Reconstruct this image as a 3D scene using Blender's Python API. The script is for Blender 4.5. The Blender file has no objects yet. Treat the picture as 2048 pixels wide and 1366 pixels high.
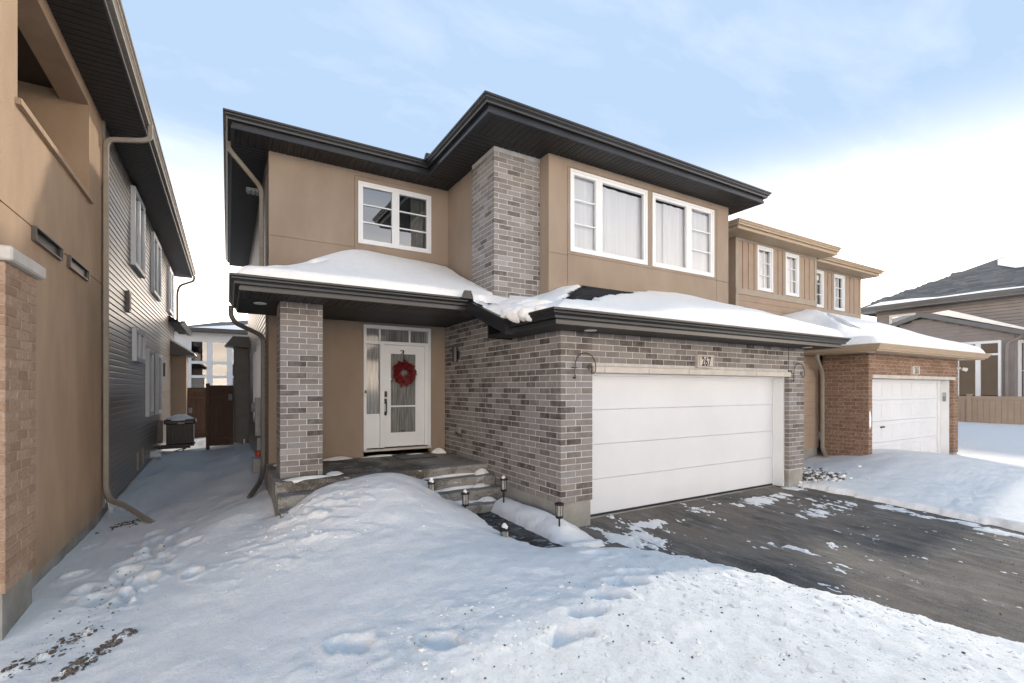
import bpy, math, random
import numpy as np
from mathutils import Vector
random.seed(11)
S = bpy.context.scene
C = S.collection
R = math.radians

# ------------------------------------------------------------------ camera
CAM = (0.0, 0.0, 1.92)
YAW = 30.68
cd = bpy.data.cameras.new('camera')
cam = bpy.data.objects.new('camera', cd); C.objects.link(cam)
cam.location = CAM
cam.rotation_euler = (R(90), 0, R(-YAW))
cd.sensor_width = 36; cd.lens = 959 / 2048 * 36; cd.shift_y = 94 / 2048
cd.clip_start = 0.05; cd.clip_end = 3000
S.camera = cam

# ------------------------------------------------------------------ sky and sun
SUNV = Vector((1.65, 0.75, 1.0)).normalized()
EL = math.asin(SUNV.z)
AZ = math.atan2(SUNV.x, SUNV.y)            # clockwise from +Y
w = bpy.data.worlds.new('World'); S.world = w; w.use_nodes = True
nt = w.node_tree; nt.nodes.clear()
def wn(t, **k):
    n = nt.nodes.new(t)
    for a, b in k.items(): setattr(n, a, b)
    return n
sky = wn('ShaderNodeTexSky', sky_type='NISHITA', sun_disc=False)
sky.sun_elevation = EL; sky.sun_rotation = AZ
sky.altitude = 0; sky.air_density = 1.0; sky.dust_density = 0.0; sky.ozone_density = 1.0
tc = wn('ShaderNodeTexCoord')
sep = wn('ShaderNodeSeparateXYZ'); nt.links.new(tc.outputs['Generated'], sep.inputs[0])
zz = wn('ShaderNodeMath', operation='ADD'); nt.links.new(sep.outputs['Z'], zz.inputs[0]); zz.inputs[1].default_value = 0.22
zm = wn('ShaderNodeMath', operation='MAXIMUM'); nt.links.new(zz.outputs[0], zm.inputs[0]); zm.inputs[1].default_value = 0.06
dv = wn('ShaderNodeVectorMath', operation='DIVIDE')
cz = wn('ShaderNodeCombineXYZ')
for i in range(3): nt.links.new(zm.outputs[0], cz.inputs[i])
nt.links.new(tc.outputs['Generated'], dv.inputs[0]); nt.links.new(cz.outputs[0], dv.inputs[1])
mp = wn('ShaderNodeMapping'); mp.inputs['Rotation'].default_value = (0, 0, R(35)); mp.inputs['Scale'].default_value = (1.5, 3.2, 0.0)
mp.inputs['Location'].default_value = (3.1, 1.4, 0)
nt.links.new(dv.outputs[0], mp.inputs[0])
nz = wn('ShaderNodeTexNoise'); nz.inputs['Scale'].default_value = 1.5; nz.inputs['Detail'].default_value = 8; nz.inputs['Roughness'].default_value = 0.58; nz.inputs['Distortion'].default_value = 0.35
nt.links.new(mp.outputs[0], nz.inputs['Vector'])
cr = wn('ShaderNodeValToRGB'); cr.color_ramp.elements[0].position = 0.50; cr.color_ramp.elements[1].position = 0.80
nt.links.new(nz.outputs['Fac'], cr.inputs[0])
# the lower the line of sight, the more bright haze and cloud lies along it
hz = wn('ShaderNodeMapRange'); hz.inputs['From Min'].default_value = 0.445; hz.inputs['From Max'].default_value = 0.0
nt.links.new(sep.outputs['Z'], hz.inputs['Value'])
nz2 = wn('ShaderNodeTexNoise'); nz2.inputs['Scale'].default_value = 0.9; nz2.inputs['Detail'].default_value = 6; nz2.inputs['Roughness'].default_value = 0.6
nt.links.new(mp.outputs[0], nz2.inputs['Vector'])
hm = wn('ShaderNodeMath', operation='MULTIPLY_ADD'); nt.links.new(nz2.outputs['Fac'], hm.inputs[0]); hm.inputs[1].default_value = 0.7; hm.inputs[2].default_value = 0.62
hq = wn('ShaderNodeMath', operation='MULTIPLY', use_clamp=True); nt.links.new(hz.outputs[0], hq.inputs[0]); nt.links.new(hm.outputs[0], hq.inputs[1])
ha = wn('ShaderNodeMath', operation='POWER', use_clamp=True); nt.links.new(hq.outputs[0], ha.inputs[0]); ha.inputs[1].default_value = 1.9
mx = wn('ShaderNodeMath', operation='ADD', use_clamp=True)
sc_ = wn('ShaderNodeMath', operation='MULTIPLY'); nt.links.new(cr.outputs[0], sc_.inputs[0]); sc_.inputs[1].default_value = 0.022
nt.links.new(sc_.outputs[0], mx.inputs[0]); nt.links.new(ha.outputs[0], mx.inputs[1])
mix = wn('ShaderNodeMix', data_type='RGBA')
nt.links.new(mx.outputs[0], mix.inputs['Factor'])
CLOUD = 18
tint = wn('ShaderNodeMix', data_type='RGBA', blend_type='MULTIPLY'); tint.inputs['Factor'].default_value = 1.0
nt.links.new(sky.outputs[0], tint.inputs['A']); tint.inputs['B'].default_value = (1.0, 1.0, 1.0, 1)
cap = wn('ShaderNodeVectorMath', operation='MINIMUM'); nt.links.new(tint.outputs['Result'], cap.inputs[0]); cap.inputs[1].default_value = (1.20, 1.60, 2.15)
nt.links.new(cap.outputs[0], mix.inputs['A']); mix.inputs['B'].default_value = (CLOUD * 1.20, CLOUD, CLOUD * .80, 1)
bg = wn('ShaderNodeBackground'); bg.inputs['Strength'].default_value = 0.15
nt.links.new(mix.outputs['Result'], bg.inputs['Color'])
out = wn('ShaderNodeOutputWorld'); nt.links.new(bg.outputs[0], out.inputs[0])

sd = bpy.data.lights.new('sun', 'SUN'); sd.energy = 0.8; sd.angle = R(3); sd.color = (1.0, 0.93, 0.82)
sun = bpy.data.objects.new('sun', sd); C.objects.link(sun)
sun.rotation_euler = SUNV.to_track_quat('Z', 'Y').to_euler(); sun.location = (20, 10, 30)

S.view_settings.view_transform = 'Standard'; S.view_settings.look = 'None'
S.view_settings.exposure = 1.6; S.view_settings.gamma = 1
S.view_settings.use_curve_mapping = False

# ------------------------------------------------------------------ materials
MATS = {}
def mat(name, col, rough=0.6, col2=None, vscale=6.0, vmix=1.0, bump=0.0, bscale=120.0, spec=0.5, metal=0.0, tone=None, stretch=None, detail=5, lo=0.35, hi=0.65):
    """principled with a noise-mixed second colour and fine bump, in world coordinates; tone = list of ramp colours read from the mesh's own tone attribute"""
    m = bpy.data.materials.new(name); m.use_nodes = True
    n = m.node_tree; b = n.nodes['Principled BSDF']
    b.inputs['Roughness'].default_value = rough; b.inputs['Specular IOR Level'].default_value = spec; b.inputs['Metallic'].default_value = metal
    g = n.nodes.new('ShaderNodeNewGeometry')
    vec = g.outputs['Position']
    if stretch:
        mpn = n.nodes.new('ShaderNodeMapping'); mpn.inputs['Scale'].default_value = stretch
        n.links.new(vec, mpn.inputs[0]); vec = mpn.outputs[0]
    base = None
    if tone:
        at = n.nodes.new('ShaderNodeAttribute'); at.attribute_name = 'tone'
        rp = n.nodes.new('ShaderNodeValToRGB'); e = rp.color_ramp.elements
        for i, (p, c) in enumerate(tone):
            el = e[i] if i < 2 else e.new(p)
            el.position = p; el.color = (*c, 1)
        n.links.new(at.outputs['Fac'], rp.inputs[0]); base = rp.outputs[0]
    if col2 is not None:
        t = n.nodes.new('ShaderNodeTexNoise'); t.inputs['Scale'].default_value = vscale; t.inputs['Detail'].default_value = detail; t.inputs['Roughness'].default_value = 0.6
        n.links.new(vec, t.inputs['Vector'])
        mr = n.nodes.new('ShaderNodeMapRange'); mr.inputs['From Min'].default_value = lo; mr.inputs['From Max'].default_value = hi
        mr.inputs['To Max'].default_value = vmix
        n.links.new(t.outputs['Fac'], mr.inputs['Value'])
        mi = n.nodes.new('ShaderNodeMix'); mi.data_type = 'RGBA'
        n.links.new(mr.outputs[0], mi.inputs['Factor'])
        if base is not None: n.links.new(base, mi.inputs['A'])
        else: mi.inputs['A'].default_value = (*col, 1)
        mi.inputs['B'].default_value = (*col2, 1); base = mi.outputs['Result']
    if base is not None: n.links.new(base, b.inputs['Base Color'])
    else: b.inputs['Base Color'].default_value = (*col, 1)
    if bump:
        t2 = n.nodes.new('ShaderNodeTexNoise'); t2.inputs['Scale'].default_value = bscale; t2.inputs['Detail'].default_value = 4
        n.links.new(g.outputs['Position'], t2.inputs['Vector'])
        bp = n.nodes.new('ShaderNodeBump'); bp.inputs['Strength'].default_value = bump; bp.inputs['Distance'].default_value = 0.01
        n.links.new(t2.outputs['Fac'], bp.inputs['Height']); n.links.new(bp.outputs[0], b.inputs['Normal'])
    MATS[name] = m
    return m

mat('stucco', (.335, .262, .20), .9, (.28, .216, .163), 1.6, 1, .6, 150, .25, stretch=(1, 1, .4))
mat('stucco_tan', (.44, .31, .208), .9, (.355, .247, .163), 1.6, 1, .7, 110, .25, stretch=(1, 1, .4))
mat('brick', None, .85, (.28, .265, .255), 9, .4, .5, 90, .3, tone=[(0, (.055, .043, .039)), (.18, (.105, .087, .078)), (.45, (.185, .162, .148)), (.72, (.225, .202, .187)), (.9, (.22, .212, .212)), (1, (.31, .288, .27))])
mat('brick_tan', None, .9, (.20, .12, .085), 30, .55, .8, 70, .25, tone=[(0, (.30, .195, .125)), (.5, (.37, .255, .172)), (1, (.45, .33, .235))])
mat('brick_brown', None, .9, (.13, .076, .048), 22, .85, 1.2, 45, .2, tone=[(0, (.24, .15, .105)), (.5, (.30, .195, .138)), (1, (.37, .255, .19))])
mat('mortar', (.53, .51, .48), .95, (.42, .40, .38), 8, 1, .4, 200, .2)
mat('mortar_brown', (.40, .31, .245), .95, (.30, .225, .17), 8, 1, .4, 200, .2)
mat('concrete', (.36, .345, .31), .9, (.24, .225, .195), 2.2, 1, .4, 90, .3)
mat('stone', (.56, .52, .47), .9, (.47, .43, .38), 4, 1, .4, 70, .3)
mat('black_metal', (.011, .011, .012), .36, (.016, .016, .018), 3, 1, 0, 1, .5)
mat('fascia', (.016, .017, .020), .30, (.026, .027, .031), 2, 1, 0, 1, .5)
mat('soffit', (.008, .0078, .0078), .5, (.012, .0115, .011), 5, 1, .25, 400, .5)
mat('soffit_brown', (.020, .016, .014), .5, (.028, .023, .02), 5, 1, .25, 400, .5)
mat('gutter_brown', (.085, .07, .058), .4, (.10, .083, .07), 5, 1, 0, 1, .5)
mat('downspout', (.30, .255, .205), .45, (.25, .21, .165), 7, 1, .1, 60, .5)
mat('downspout_dark', (.10, .092, .084), .45, (.13, .118, .105), 7, 1, .1, 60, .5)
mat('white', (.74, .745, .75), .45, (.70, .705, .71), 2, 1, .05, 300, .4)
mat('door_white', (.66, .67, .69), .55, (.62, .63, .65), 1.1, 1, .12, 500, .3)
mat('siding_grey', (.165, .142, .124), .30, (.185, .16, .14), 2.0, 1, .15, 90, .55, stretch=(1, .15, 2))
mat('siding_dark', (.10, .09, .084), .42, (.12, .108, .10), 2.0, 1, .15, 90, .5, stretch=(1, .15, 2))
mat('siding_tan', (.35, .262, .195), .8, (.31, .23, .17), 2.5, 1, .2, 90, .3)
mat('batten_tan', (.36, .272, .205), .8, (.32, .24, .18), 2.5, 1, .2, 90, .3)
mat('trim_tan', (.36, .305, .24), .75, (.32, .27, .212), 3, 1, .15, 90, .3)
mat('eave_tan', (.42, .315, .215), .5, (.38, .285, .195), 3, 1, 0, 1, .4)
mat('siding_taupe', (.25, .222, .208), .6, (.22, .195, .183), 2.5, 1, .1, 90, .4)
mat('eave_grey', (.13, .13, .128), .5, (.15, .15, .147), 3, 1, 0, 1, .4)
mat('shingle', None, .95, (.035, .035, .037), 60, .6, .7, 150, .2, tone=[(0, (.018, .019, .02)), (.5, (.03, .031, .033)), (1, (.05, .051, .053))])
mat('shingle_brown', None, .95, (.07, .045, .035), 60, .6, .7, 150, .2, tone=[(0, (.055, .034, .026)), (.5, (.08, .05, .04)), (1, (.11, .075, .06))])
mat('shingle_grey', None, .95, (.12, .12, .118), 25, .6, .7, 60, .2, tone=[(0, (.09, .09, .09)), (.5, (.14, .14, .138)), (1, (.2, .2, .195))])
mat('wood_brown', (.095, .052, .032), .7, (.13, .075, .046), 5, 1, .3, 60, .4, stretch=(6, 6, .5))
mat('vinyl', (.34, .26, .19), .5, (.31, .235, .172), 2, 1, 0, 1, .4)
mat('plastic_black', (.012, .012, .013), .4, None)
mat('frost', (.42, .40, .36), .35, (.30, .28, .25), 20, 1, 0, 1, .5)
mat('dirt', (.085, .062, .045), .95, (.22, .17, .13), 35, 1, .8, 60, .2)
mat('leaf_red', (.20, .008, .012), .55, (.09, .004, .008), 60, 1, 0, 1, .4)
mat('red_paint', (.35, .03, .015), .5, None)
mat('meter_grey', (.25, .25, .25), .5, (.2, .2, .2), 12, 1, 0, 1, .5)
mat('room', (.06, .055, .05), .9, None)
mat('room_wall', (.35, .34, .32), .9, None)
mat('curtain', (.80, .81, .84), .9, (.70, .71, .75), 3, 1, 0, 1, .2, stretch=(6, 6, .1))
mat('drape', (.50, .53, .53), .9, (.42, .45, .45), 5, 1, 0, 1, .2, stretch=(6, 6, .2))
mat('blind', (.72, .74, .76), .6, None)
mat('ink', (.012, .011, .01), .6, None)
mat('lamp_lens', (.62, .61, .58), .5, None)
mat('wax_ice', (.72, .75, .78), .12, None, spec=.6)

def glass(name, boost, tintc=(1, 1, 1)):
    m = bpy.data.materials.new(name); m.use_nodes = True; n = m.node_tree; n.nodes.clear()
    o = n.nodes.new('ShaderNodeOutputMaterial'); mi = n.nodes.new('ShaderNodeMixShader')
    tr = n.nodes.new('ShaderNodeBsdfTransparent'); tr.inputs[0].default_value = (*tintc, 1)
    gl = n.nodes.new('ShaderNodeBsdfGlossy'); gl.inputs['Roughness'].default_value = 0.015
    fr = n.nodes.new('ShaderNodeFresnel'); fr.inputs[0].default_value = 1.52
    ad = n.nodes.new('ShaderNodeMath'); ad.operation = 'ADD'; ad.use_clamp = True; ad.inputs[1].default_value = boost
    n.links.new(fr.outputs[0], ad.inputs[0]); n.links.new(ad.outputs[0], mi.inputs[0])
    n.links.new(tr.outputs[0], mi.inputs[1]); n.links.new(gl.outputs[0], mi.inputs[2]); n.links.new(mi.outputs[0], o.inputs[0])
    MATS[name] = m
glass('glass', .10, (.88, .9, .9)); glass('glass_dark', .28, (.6, .6, .58)); glass('glass_soft', .09, (.97, .98, .98))

def snow_mat(name, dirty):
    m = bpy.data.materials.new(name); m.use_nodes = True; n = m.node_tree; b = n.nodes['Principled BSDF']
    b.inputs['Roughness'].default_value = .65; b.inputs['Specular IOR Level'].default_value = .25
    g = n.nodes.new('ShaderNodeNewGeometry')
    t = n.nodes.new('ShaderNodeTexNoise'); t.inputs['Scale'].default_value = 9; t.inputs['Detail'].default_value = 7; t.inputs['Roughness'].default_value = .7
    n.links.new(g.outputs['Position'], t.inputs['Vector'])
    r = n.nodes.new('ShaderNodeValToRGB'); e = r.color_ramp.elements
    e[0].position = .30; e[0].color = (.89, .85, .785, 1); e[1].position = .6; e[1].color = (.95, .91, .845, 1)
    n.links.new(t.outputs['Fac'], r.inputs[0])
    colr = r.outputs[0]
    if dirty:
        # ploughed grit: brownish specks where the mesh says so
        a = n.nodes.new('ShaderNodeAttribute'); a.attribute_name = 'grit'
        t3 = n.nodes.new('ShaderNodeTexNoise'); t3.inputs['Scale'].default_value = 38; t3.inputs['Detail'].default_value = 6; t3.inputs['Roughness'].default_value = .75
        n.links.new(g.outputs['Position'], t3.inputs['Vector'])
        mr = n.nodes.new('ShaderNodeMapRange'); mr.inputs['From Min'].default_value = .58; mr.inputs['From Max'].default_value = .74
        n.links.new(t3.outputs['Fac'], mr.inputs['Value'])
        mu = n.nodes.new('ShaderNodeMath'); mu.operation = 'MULTIPLY'; n.links.new(mr.outputs[0], mu.inputs[0]); n.links.new(a.outputs['Fac'], mu.inputs[1])
        mi = n.nodes.new('ShaderNodeMix'); mi.data_type = 'RGBA'; n.links.new(mu.outputs[0], mi.inputs['Factor'])
        n.links.new(colr, mi.inputs['A']); mi.inputs['B'].default_value = (.38, .33, .27, 1)
        colr = mi.outputs['Result']
        a2 = n.nodes.new('ShaderNodeAttribute'); a2.attribute_name = 'soil'
        t5 = n.nodes.new('ShaderNodeTexNoise'); t5.inputs['Scale'].default_value = 26; t5.inputs['Detail'].default_value = 8; t5.inputs['Roughness'].default_value = .72
        n.links.new(g.outputs['Position'], t5.inputs['Vector'])
        sm = n.nodes.new('ShaderNodeMath'); sm.operation = 'ADD'; n.links.new(t5.outputs['Fac'], sm.inputs[0]); n.links.new(a2.outputs['Fac'], sm.inputs[1])
        mr2 = n.nodes.new('ShaderNodeMapRange'); mr2.inputs['From Min'].default_value = 1.02; mr2.inputs['From Max'].default_value = 1.20; n.links.new(sm.outputs[0], mr2.inputs['Value'])
        t6 = n.nodes.new('ShaderNodeTexNoise'); t6.inputs['Scale'].default_value = 60; t6.inputs['Detail'].default_value = 4; n.links.new(g.outputs['Position'], t6.inputs['Vector'])
        r6 = n.nodes.new('ShaderNodeValToRGB'); r6.color_ramp.elements[0].color = (.045, .034, .025, 1); r6.color_ramp.elements[0].position = .3; r6.color_ramp.elements[1].color = (.27, .21, .16, 1); r6.color_ramp.elements[1].position = .72
        n.links.new(t6.outputs['Fac'], r6.inputs[0])
        mi2 = n.nodes.new('ShaderNodeMix'); mi2.data_type = 'RGBA'; n.links.new(mr2.outputs[0], mi2.inputs['Factor']); n.links.new(colr, mi2.inputs['A']); n.links.new(r6.outputs[0], mi2.inputs['B'])
        colr = mi2.outputs['Result']
    n.links.new(colr, b.inputs['Base Color'])
    t2 = n.nodes.new('ShaderNodeTexNoise'); t2.inputs['Scale'].default_value = 28; t2.inputs['Detail'].default_value = 9; t2.inputs['Roughness'].default_value = .72
    n.links.new(g.outputs['Position'], t2.inputs['Vector'])
    bp = n.nodes.new('ShaderNodeBump'); bp.inputs['Strength'].default_value = .85; bp.inputs['Distance'].default_value = .02
    n.links.new(t2.outputs['Fac'], bp.inputs['Height']); n.links.new(bp.outputs[0], b.inputs['Normal'])
    MATS[name] = m
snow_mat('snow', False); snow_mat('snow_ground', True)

def streak_mat(name, cols, sc, st, rough=.8, wet=False, grain=.45):
    """dark surface with streaks (grit, salt, packed snow) dragged along one axis"""
    m = bpy.data.materials.new(name); m.use_nodes = True; n = m.node_tree; b = n.nodes['Principled BSDF']
    g = n.nodes.new('ShaderNodeNewGeometry'); prev = None
    for i, (c, scale, lo, hi, stretch) in enumerate(cols):
        if i == 0:
            v = n.nodes.new('ShaderNodeRGB'); v.outputs[0].default_value = (*c, 1); prev = v.outputs[0]; continue
        mpn = n.nodes.new('ShaderNodeMapping'); mpn.inputs['Scale'].default_value = stretch; mpn.inputs['Location'].default_value = (i * 3.7, i * 1.3, 0)
        n.links.new(g.outputs['Position'], mpn.inputs[0])
        t = n.nodes.new('ShaderNodeTexNoise'); t.inputs['Scale'].default_value = scale; t.inputs['Detail'].default_value = 8; t.inputs['Roughness'].default_value = .68; t.inputs['Distortion'].default_value = .4
        n.links.new(mpn.outputs[0], t.inputs['Vector'])
        mr = n.nodes.new('ShaderNodeMapRange'); mr.inputs['From Min'].default_value = lo; mr.inputs['From Max'].default_value = hi
        gr = n.nodes.new('ShaderNodeTexNoise'); gr.inputs['Scale'].default_value = 70 + 13 * i; gr.inputs['Detail'].default_value = 3; gr.inputs['Roughness'].default_value = .7
        n.links.new(g.outputs['Position'], gr.inputs['Vector'])
        ga = n.nodes.new('ShaderNodeMath'); ga.operation = 'MULTIPLY_ADD'; n.links.new(gr.outputs['Fac'], ga.inputs[0]); ga.inputs[1].default_value = grain; n.links.new(t.outputs['Fac'], ga.inputs[2])
        gs = n.nodes.new('ShaderNodeMath'); gs.operation = 'SUBTRACT'; n.links.new(ga.outputs[0], gs.inputs[0]); gs.inputs[1].default_value = grain * .5
        n.links.new(gs.outputs[0], mr.inputs['Value'])
        mi = n.nodes.new('ShaderNodeMix'); mi.data_type = 'RGBA'
        n.links.new(mr.outputs[0], mi.inputs['Factor']); n.links.new(prev, mi.inputs['A']); mi.inputs['B'].default_value = (*c, 1); prev = mi.outputs['Result']
    n.links.new(prev, b.inputs['Base Color'])
    t4 = n.nodes.new('ShaderNodeTexNoise'); t4.inputs['Scale'].default_value = 2.0; t4.inputs['Detail'].default_value = 4
    n.links.new(g.outputs['Position'], t4.inputs['Vector'])
    mr = n.nodes.new('ShaderNodeMapRange'); mr.inputs['From Min'].default_value = .4; mr.inputs['From Max'].default_value = .6
    mr.inputs['To Min'].default_value = .45 if wet else .8; mr.inputs['To Max'].default_value = .92
    n.links.new(t4.outputs['Fac'], mr.inputs['Value']); n.links.new(mr.outputs[0], b.inputs['Roughness'])
    b.inputs['Specular IOR Level'].default_value = .35
    t2 = n.nodes.new('ShaderNodeTexNoise'); t2.inputs['Scale'].default_value = 85; t2.inputs['Detail'].default_value = 3
    n.links.new(g.outputs['Position'], t2.inputs['Vector'])
    bp = n.nodes.new('ShaderNodeBump'); bp.inputs['Strength'].default_value = .9; bp.inputs['Distance'].default_value = .012
    n.links.new(t2.outputs['Fac'], bp.inputs['Height']); n.links.new(bp.outputs[0], b.inputs['Normal'])
    MATS[name] = m
streak_mat('asphalt', [((.072, .068, .063), 0, 0, 0, None), ((.185, .145, .108), .8, .36, .58, (1.2, .7, 1)), ((.20, .165, .13), 4.5, .50, .68, (1.3, .7, 1)), ((.036, .034, .032), 1.0, .52, .68, (1.1, .8, 1)), ((.19, .175, .155), 55, .50, .72, (1, 1, 1)), ((.24, .20, .16), 3, .48, .70, (1.9, .40, 1)), ((.32, .305, .28), 5, .56, .76, (1.8, .40, 1)), ((.68, .68, .67), 4, .64, .80, (2.0, .40, 1))], 1, 1)
streak_mat('wet_concrete', [((.33, .31, .275), 0, 0, 0, None), ((.085, .072, .055), .55, .46, .54, (1.0, .6, 1)), ((.15, .132, .105), 6, .50, .66, (.8, 3, 1)), ((.72, .72, .70), 5, .61, .68, (.6, 3.0, 1))], 1, 1, wet=True)
streak_mat('paver', [((.11, .095, .082), 0, 0, 0, None), ((.055, .047, .040), 4, .45, .55, (1, 1, 1)), ((.60, .60, .60), 5, .56, .68, (1.5, 1.5, 1))], 1, 1, wet=True)

# ------------------------------------------------------------------ mesh helpers
class MB:
    def __init__(s): s.v = []; s.f = []; s.t = []
    def add(s, vs, fs, tone=None):
        o = len(s.v); s.v += [tuple(p) for p in vs]; s.f += [tuple(i + o for i in f) for f in fs]
        s.t += [0.5 if tone is None else tone] * len(vs); return s
    def box(s, x0, x1, y0, y1, z0, z1, tone=None):
        return s.add([(x0, y0, z0), (x1, y0, z0), (x1, y1, z0), (x0, y1, z0), (x0, y0, z1), (x1, y0, z1), (x1, y1, z1), (x0, y1, z1)],
                     [(0, 3, 2, 1), (4, 5, 6, 7), (0, 1, 5, 4), (1, 2, 6, 5), (2, 3, 7, 6), (3, 0, 4, 7)], tone)
    def bbox(s, x0, x1, y0, y1, z0, z1, c=.004, tone=None):
        """box with chamfered edges (44 triangles)"""
        X = (x0, x1); Y = (y0, y1); Z = (z0, z1); sg = (1, -1); vs = []; ix = {}
        for i in (0, 1):
            for j in (0, 1):
                for k in (0, 1):
                    for a in range(3):
                        p = [X[i], Y[j], Z[k]]
                        for b in range(3):
                            if b != a: p[b] += c * sg[(i, j, k)[b]]
                        ix[(i, j, k, a)] = len(vs); vs.append(p)
        fs = []
        for a in range(3):
            b, d = (a + 1) % 3, (a + 2) % 3
            for e in (0, 1):
                q = []
                for (m, n_) in ((0, 0), (1, 0), (1, 1), (0, 1)):
                    t = [0, 0, 0]; t[a] = e; t[b] = m; t[d] = n_; q.append(ix[(*t, a)])
                fs.append(q if e else q[::-1])
        for a in range(3):            # edges along axis a
            b, d = (a + 1) % 3, (a + 2) % 3
            for m in (0, 1):
                for n_ in (0, 1):
                    t0 = [0, 0, 0]; t0[b] = m; t0[d] = n_; t1 = list(t0); t1[a] = 1
                    fs.append((ix[(*t0, b)], ix[(*t1, b)], ix[(*t1, d)], ix[(*t0, d)]))
        for i in (0, 1):
            for j in (0, 1):
                for k in (0, 1): fs.append((ix[(i, j, k, 0)], ix[(i, j, k, 1)], ix[(i, j, k, 2)]))
        return s.add(vs, fs, tone)
    def quad(s, a, b, c, d, tone=None): return s.add([a, b, c, d], [(0, 1, 2, 3)], tone)
    def poly(s, pts, tone=None): return s.add(pts, [tuple(range(len(pts)))], tone)
    def prism(s, pts, d, tone=None):
        """closed prism: polygon pts (3D) pushed by vector d"""
        n = len(pts); q = [tuple(p[i] + d[i] for i in range(3)) for p in pts]
        fs = [tuple(range(n))[::-1], tuple(range(n, 2 * n))] + [(i, (i + 1) % n, n + (i + 1) % n, n + i) for i in range(n)]
        return s.add(list(pts) + q, fs, tone)
    def cyl(s, p0, p1, r0, r1=None, n=12, cap=True):
        return s.sweep([(math.cos(2 * math.pi * i / n), math.sin(2 * math.pi * i / n)) for i in range(n)], [p0, p1], [r0, r0 if r1 is None else r1], cap)
    def sweep(s, prof, path, rad=None, cap=True, ref=None, tone=None):
        P = [Vector(p) for p in path]; n = len(prof); vs = []
        for i, p in enumerate(P):
            a = (P[i] - P[i - 1]).normalized() if i else None
            b = (P[i + 1] - P[i]).normalized() if i < len(P) - 1 else None
            t = ((a or b) + (b or a)).normalized()
            rf = Vector(ref) if ref else (Vector((0, 0, 1)) if abs(t.z) < .95 else Vector((0, 1, 0)))
            u = t.cross(rf).normalized(); v = u.cross(t).normalized()
            k = 1.0 / max(.35, t.dot(b or a))
            r = rad[i] if rad else 1
            for (x, y) in prof: vs.append(p + u * x * r * (k if ref else 1) + v * y * r * (1 if ref else 1))
        fs = [(i * n + j, i * n + (j + 1) % n, (i + 1) * n + (j + 1) % n, (i + 1) * n + j) for i in range(len(P) - 1) for j in range(n)]
        if cap: fs += [tuple(range(n))[::-1], tuple(range((len(P) - 1) * n, len(P) * n))]
        return s.add(vs, fs, tone)
    def mesh(s, name):
        me = bpy.data.meshes.new(name); me.from_pydata([tuple(p) for p in s.v], [], s.f)
        at = me.attributes.new('tone', 'FLOAT', 'POINT'); at.data.foreach_set('value', s.t); me.update(); return me
    def build(s, name, m, parent=None, smooth=False, kind=None):
        return link(name, s.mesh(name), m, parent, smooth, kind)

def link(name, me, m, parent=None, smooth=False, kind=None, at=None):
    if m is not None and not me.materials: me.materials.append(MATS[m])
    if smooth: me.shade_smooth()
    o = bpy.data.objects.new(name, me); C.objects.link(o)
    o.location = at or (0, 0, 0)
    if parent is not None:
        o.parent = parent
        pw = parent['_o'] if '_o' in parent else (0, 0, 0)
        o.location = [o.location[i] - pw[i] for i in range(3)]
    if kind: o['kind'] = kind
    return o
EMP = []
def thing(name, label, cat, loc, group=None):
    o = bpy.data.objects.new(name, None); C.objects.link(o); o.location = loc; o.empty_display_size = .2
    o['_o'] = list(loc); EMP.append(o); tag(o, label, cat, group); return o
def tag(o, label=None, cat=None, group=None, kind=None):
    if label: o['label'] = label
    if cat: o['category'] = cat
    if group: o['group'] = group
    if kind: o['kind'] = kind
    return o

# coordinate frames for walls: (u, z, d) -> world, d = depth into the wall
def fy(p): return lambda u, z, d: (u, p + d, z)        # faces -Y
def fxl(p): return lambda u, z, d: (p + d, u, z)       # faces -X
def fxr(p): return lambda u, z, d: (p - d, u, z)       # faces +X
def ub(mb, F, u0, u1, z0, z1, d0, d1, tone=None):
    a = F(u0, z0, d0); b = F(u1, z1, d1)
    return mb.box(min(a[0], b[0]), max(a[0], b[0]), min(a[1], b[1]), max(a[1], b[1]), min(a[2], b[2]), max(a[2], b[2]), tone)
def ubb(mb, F, u0, u1, z0, z1, d0, d1, c=.004, tone=None):
    a = F(u0, z0, d0); b = F(u1, z1, d1)
    return mb.bbox(min(a[0], b[0]), max(a[0], b[0]), min(a[1], b[1]), max(a[1], b[1]), min(a[2], b[2]), max(a[2], b[2]), c, tone)
def wall(mb, F, u0, u1, z0, z1, holes=()):
    """wall face with real openings: holes (u0,u1,z0,z1,depth,filled)"""
    us = sorted({u0, u1, *[h[0] for h in holes], *[h[1] for h in holes]}); zs = sorted({z0, z1, *[h[2] for h in holes], *[h[3] for h in holes]})
    us = [u for u in us if u0 <= u <= u1]; zs = [z for z in zs if z0 <= z <= z1]
    for a, b in zip(us, us[1:]):
        for c, d in zip(zs, zs[1:]):
            mu, mz = (a + b) / 2, (c + d) / 2
            if any(h[0] < mu < h[1] and h[2] < mz < h[3] for h in holes): continue
            mb.quad(F(a, c, 0), F(b, c, 0), F(b, d, 0), F(a, d, 0))
    for h in holes:
        a, b, c, d, dp = h[:5]
        c = max(c, z0); d = min(d, z1); a = max(a, u0); b = min(b, u1)
        mb.quad(F(a, c, 0), F(a, d, 0), F(a, d, dp), F(a, c, dp)); mb.quad(F(b, c, 0), F(b, d, 0), F(b, d, dp), F(b, c, dp))
        mb.quad(F(a, c, 0), F(b, c, 0), F(b, c, dp), F(a, c, dp)); mb.quad(F(a, d, 0), F(b, d, 0), F(b, d, dp), F(a, d, dp))
        if len(h) > 5 and h[5]: mb.quad(F(a, c, dp), F(b, c, dp), F(b, d, dp), F(a, d, dp))
    return mb

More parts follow.
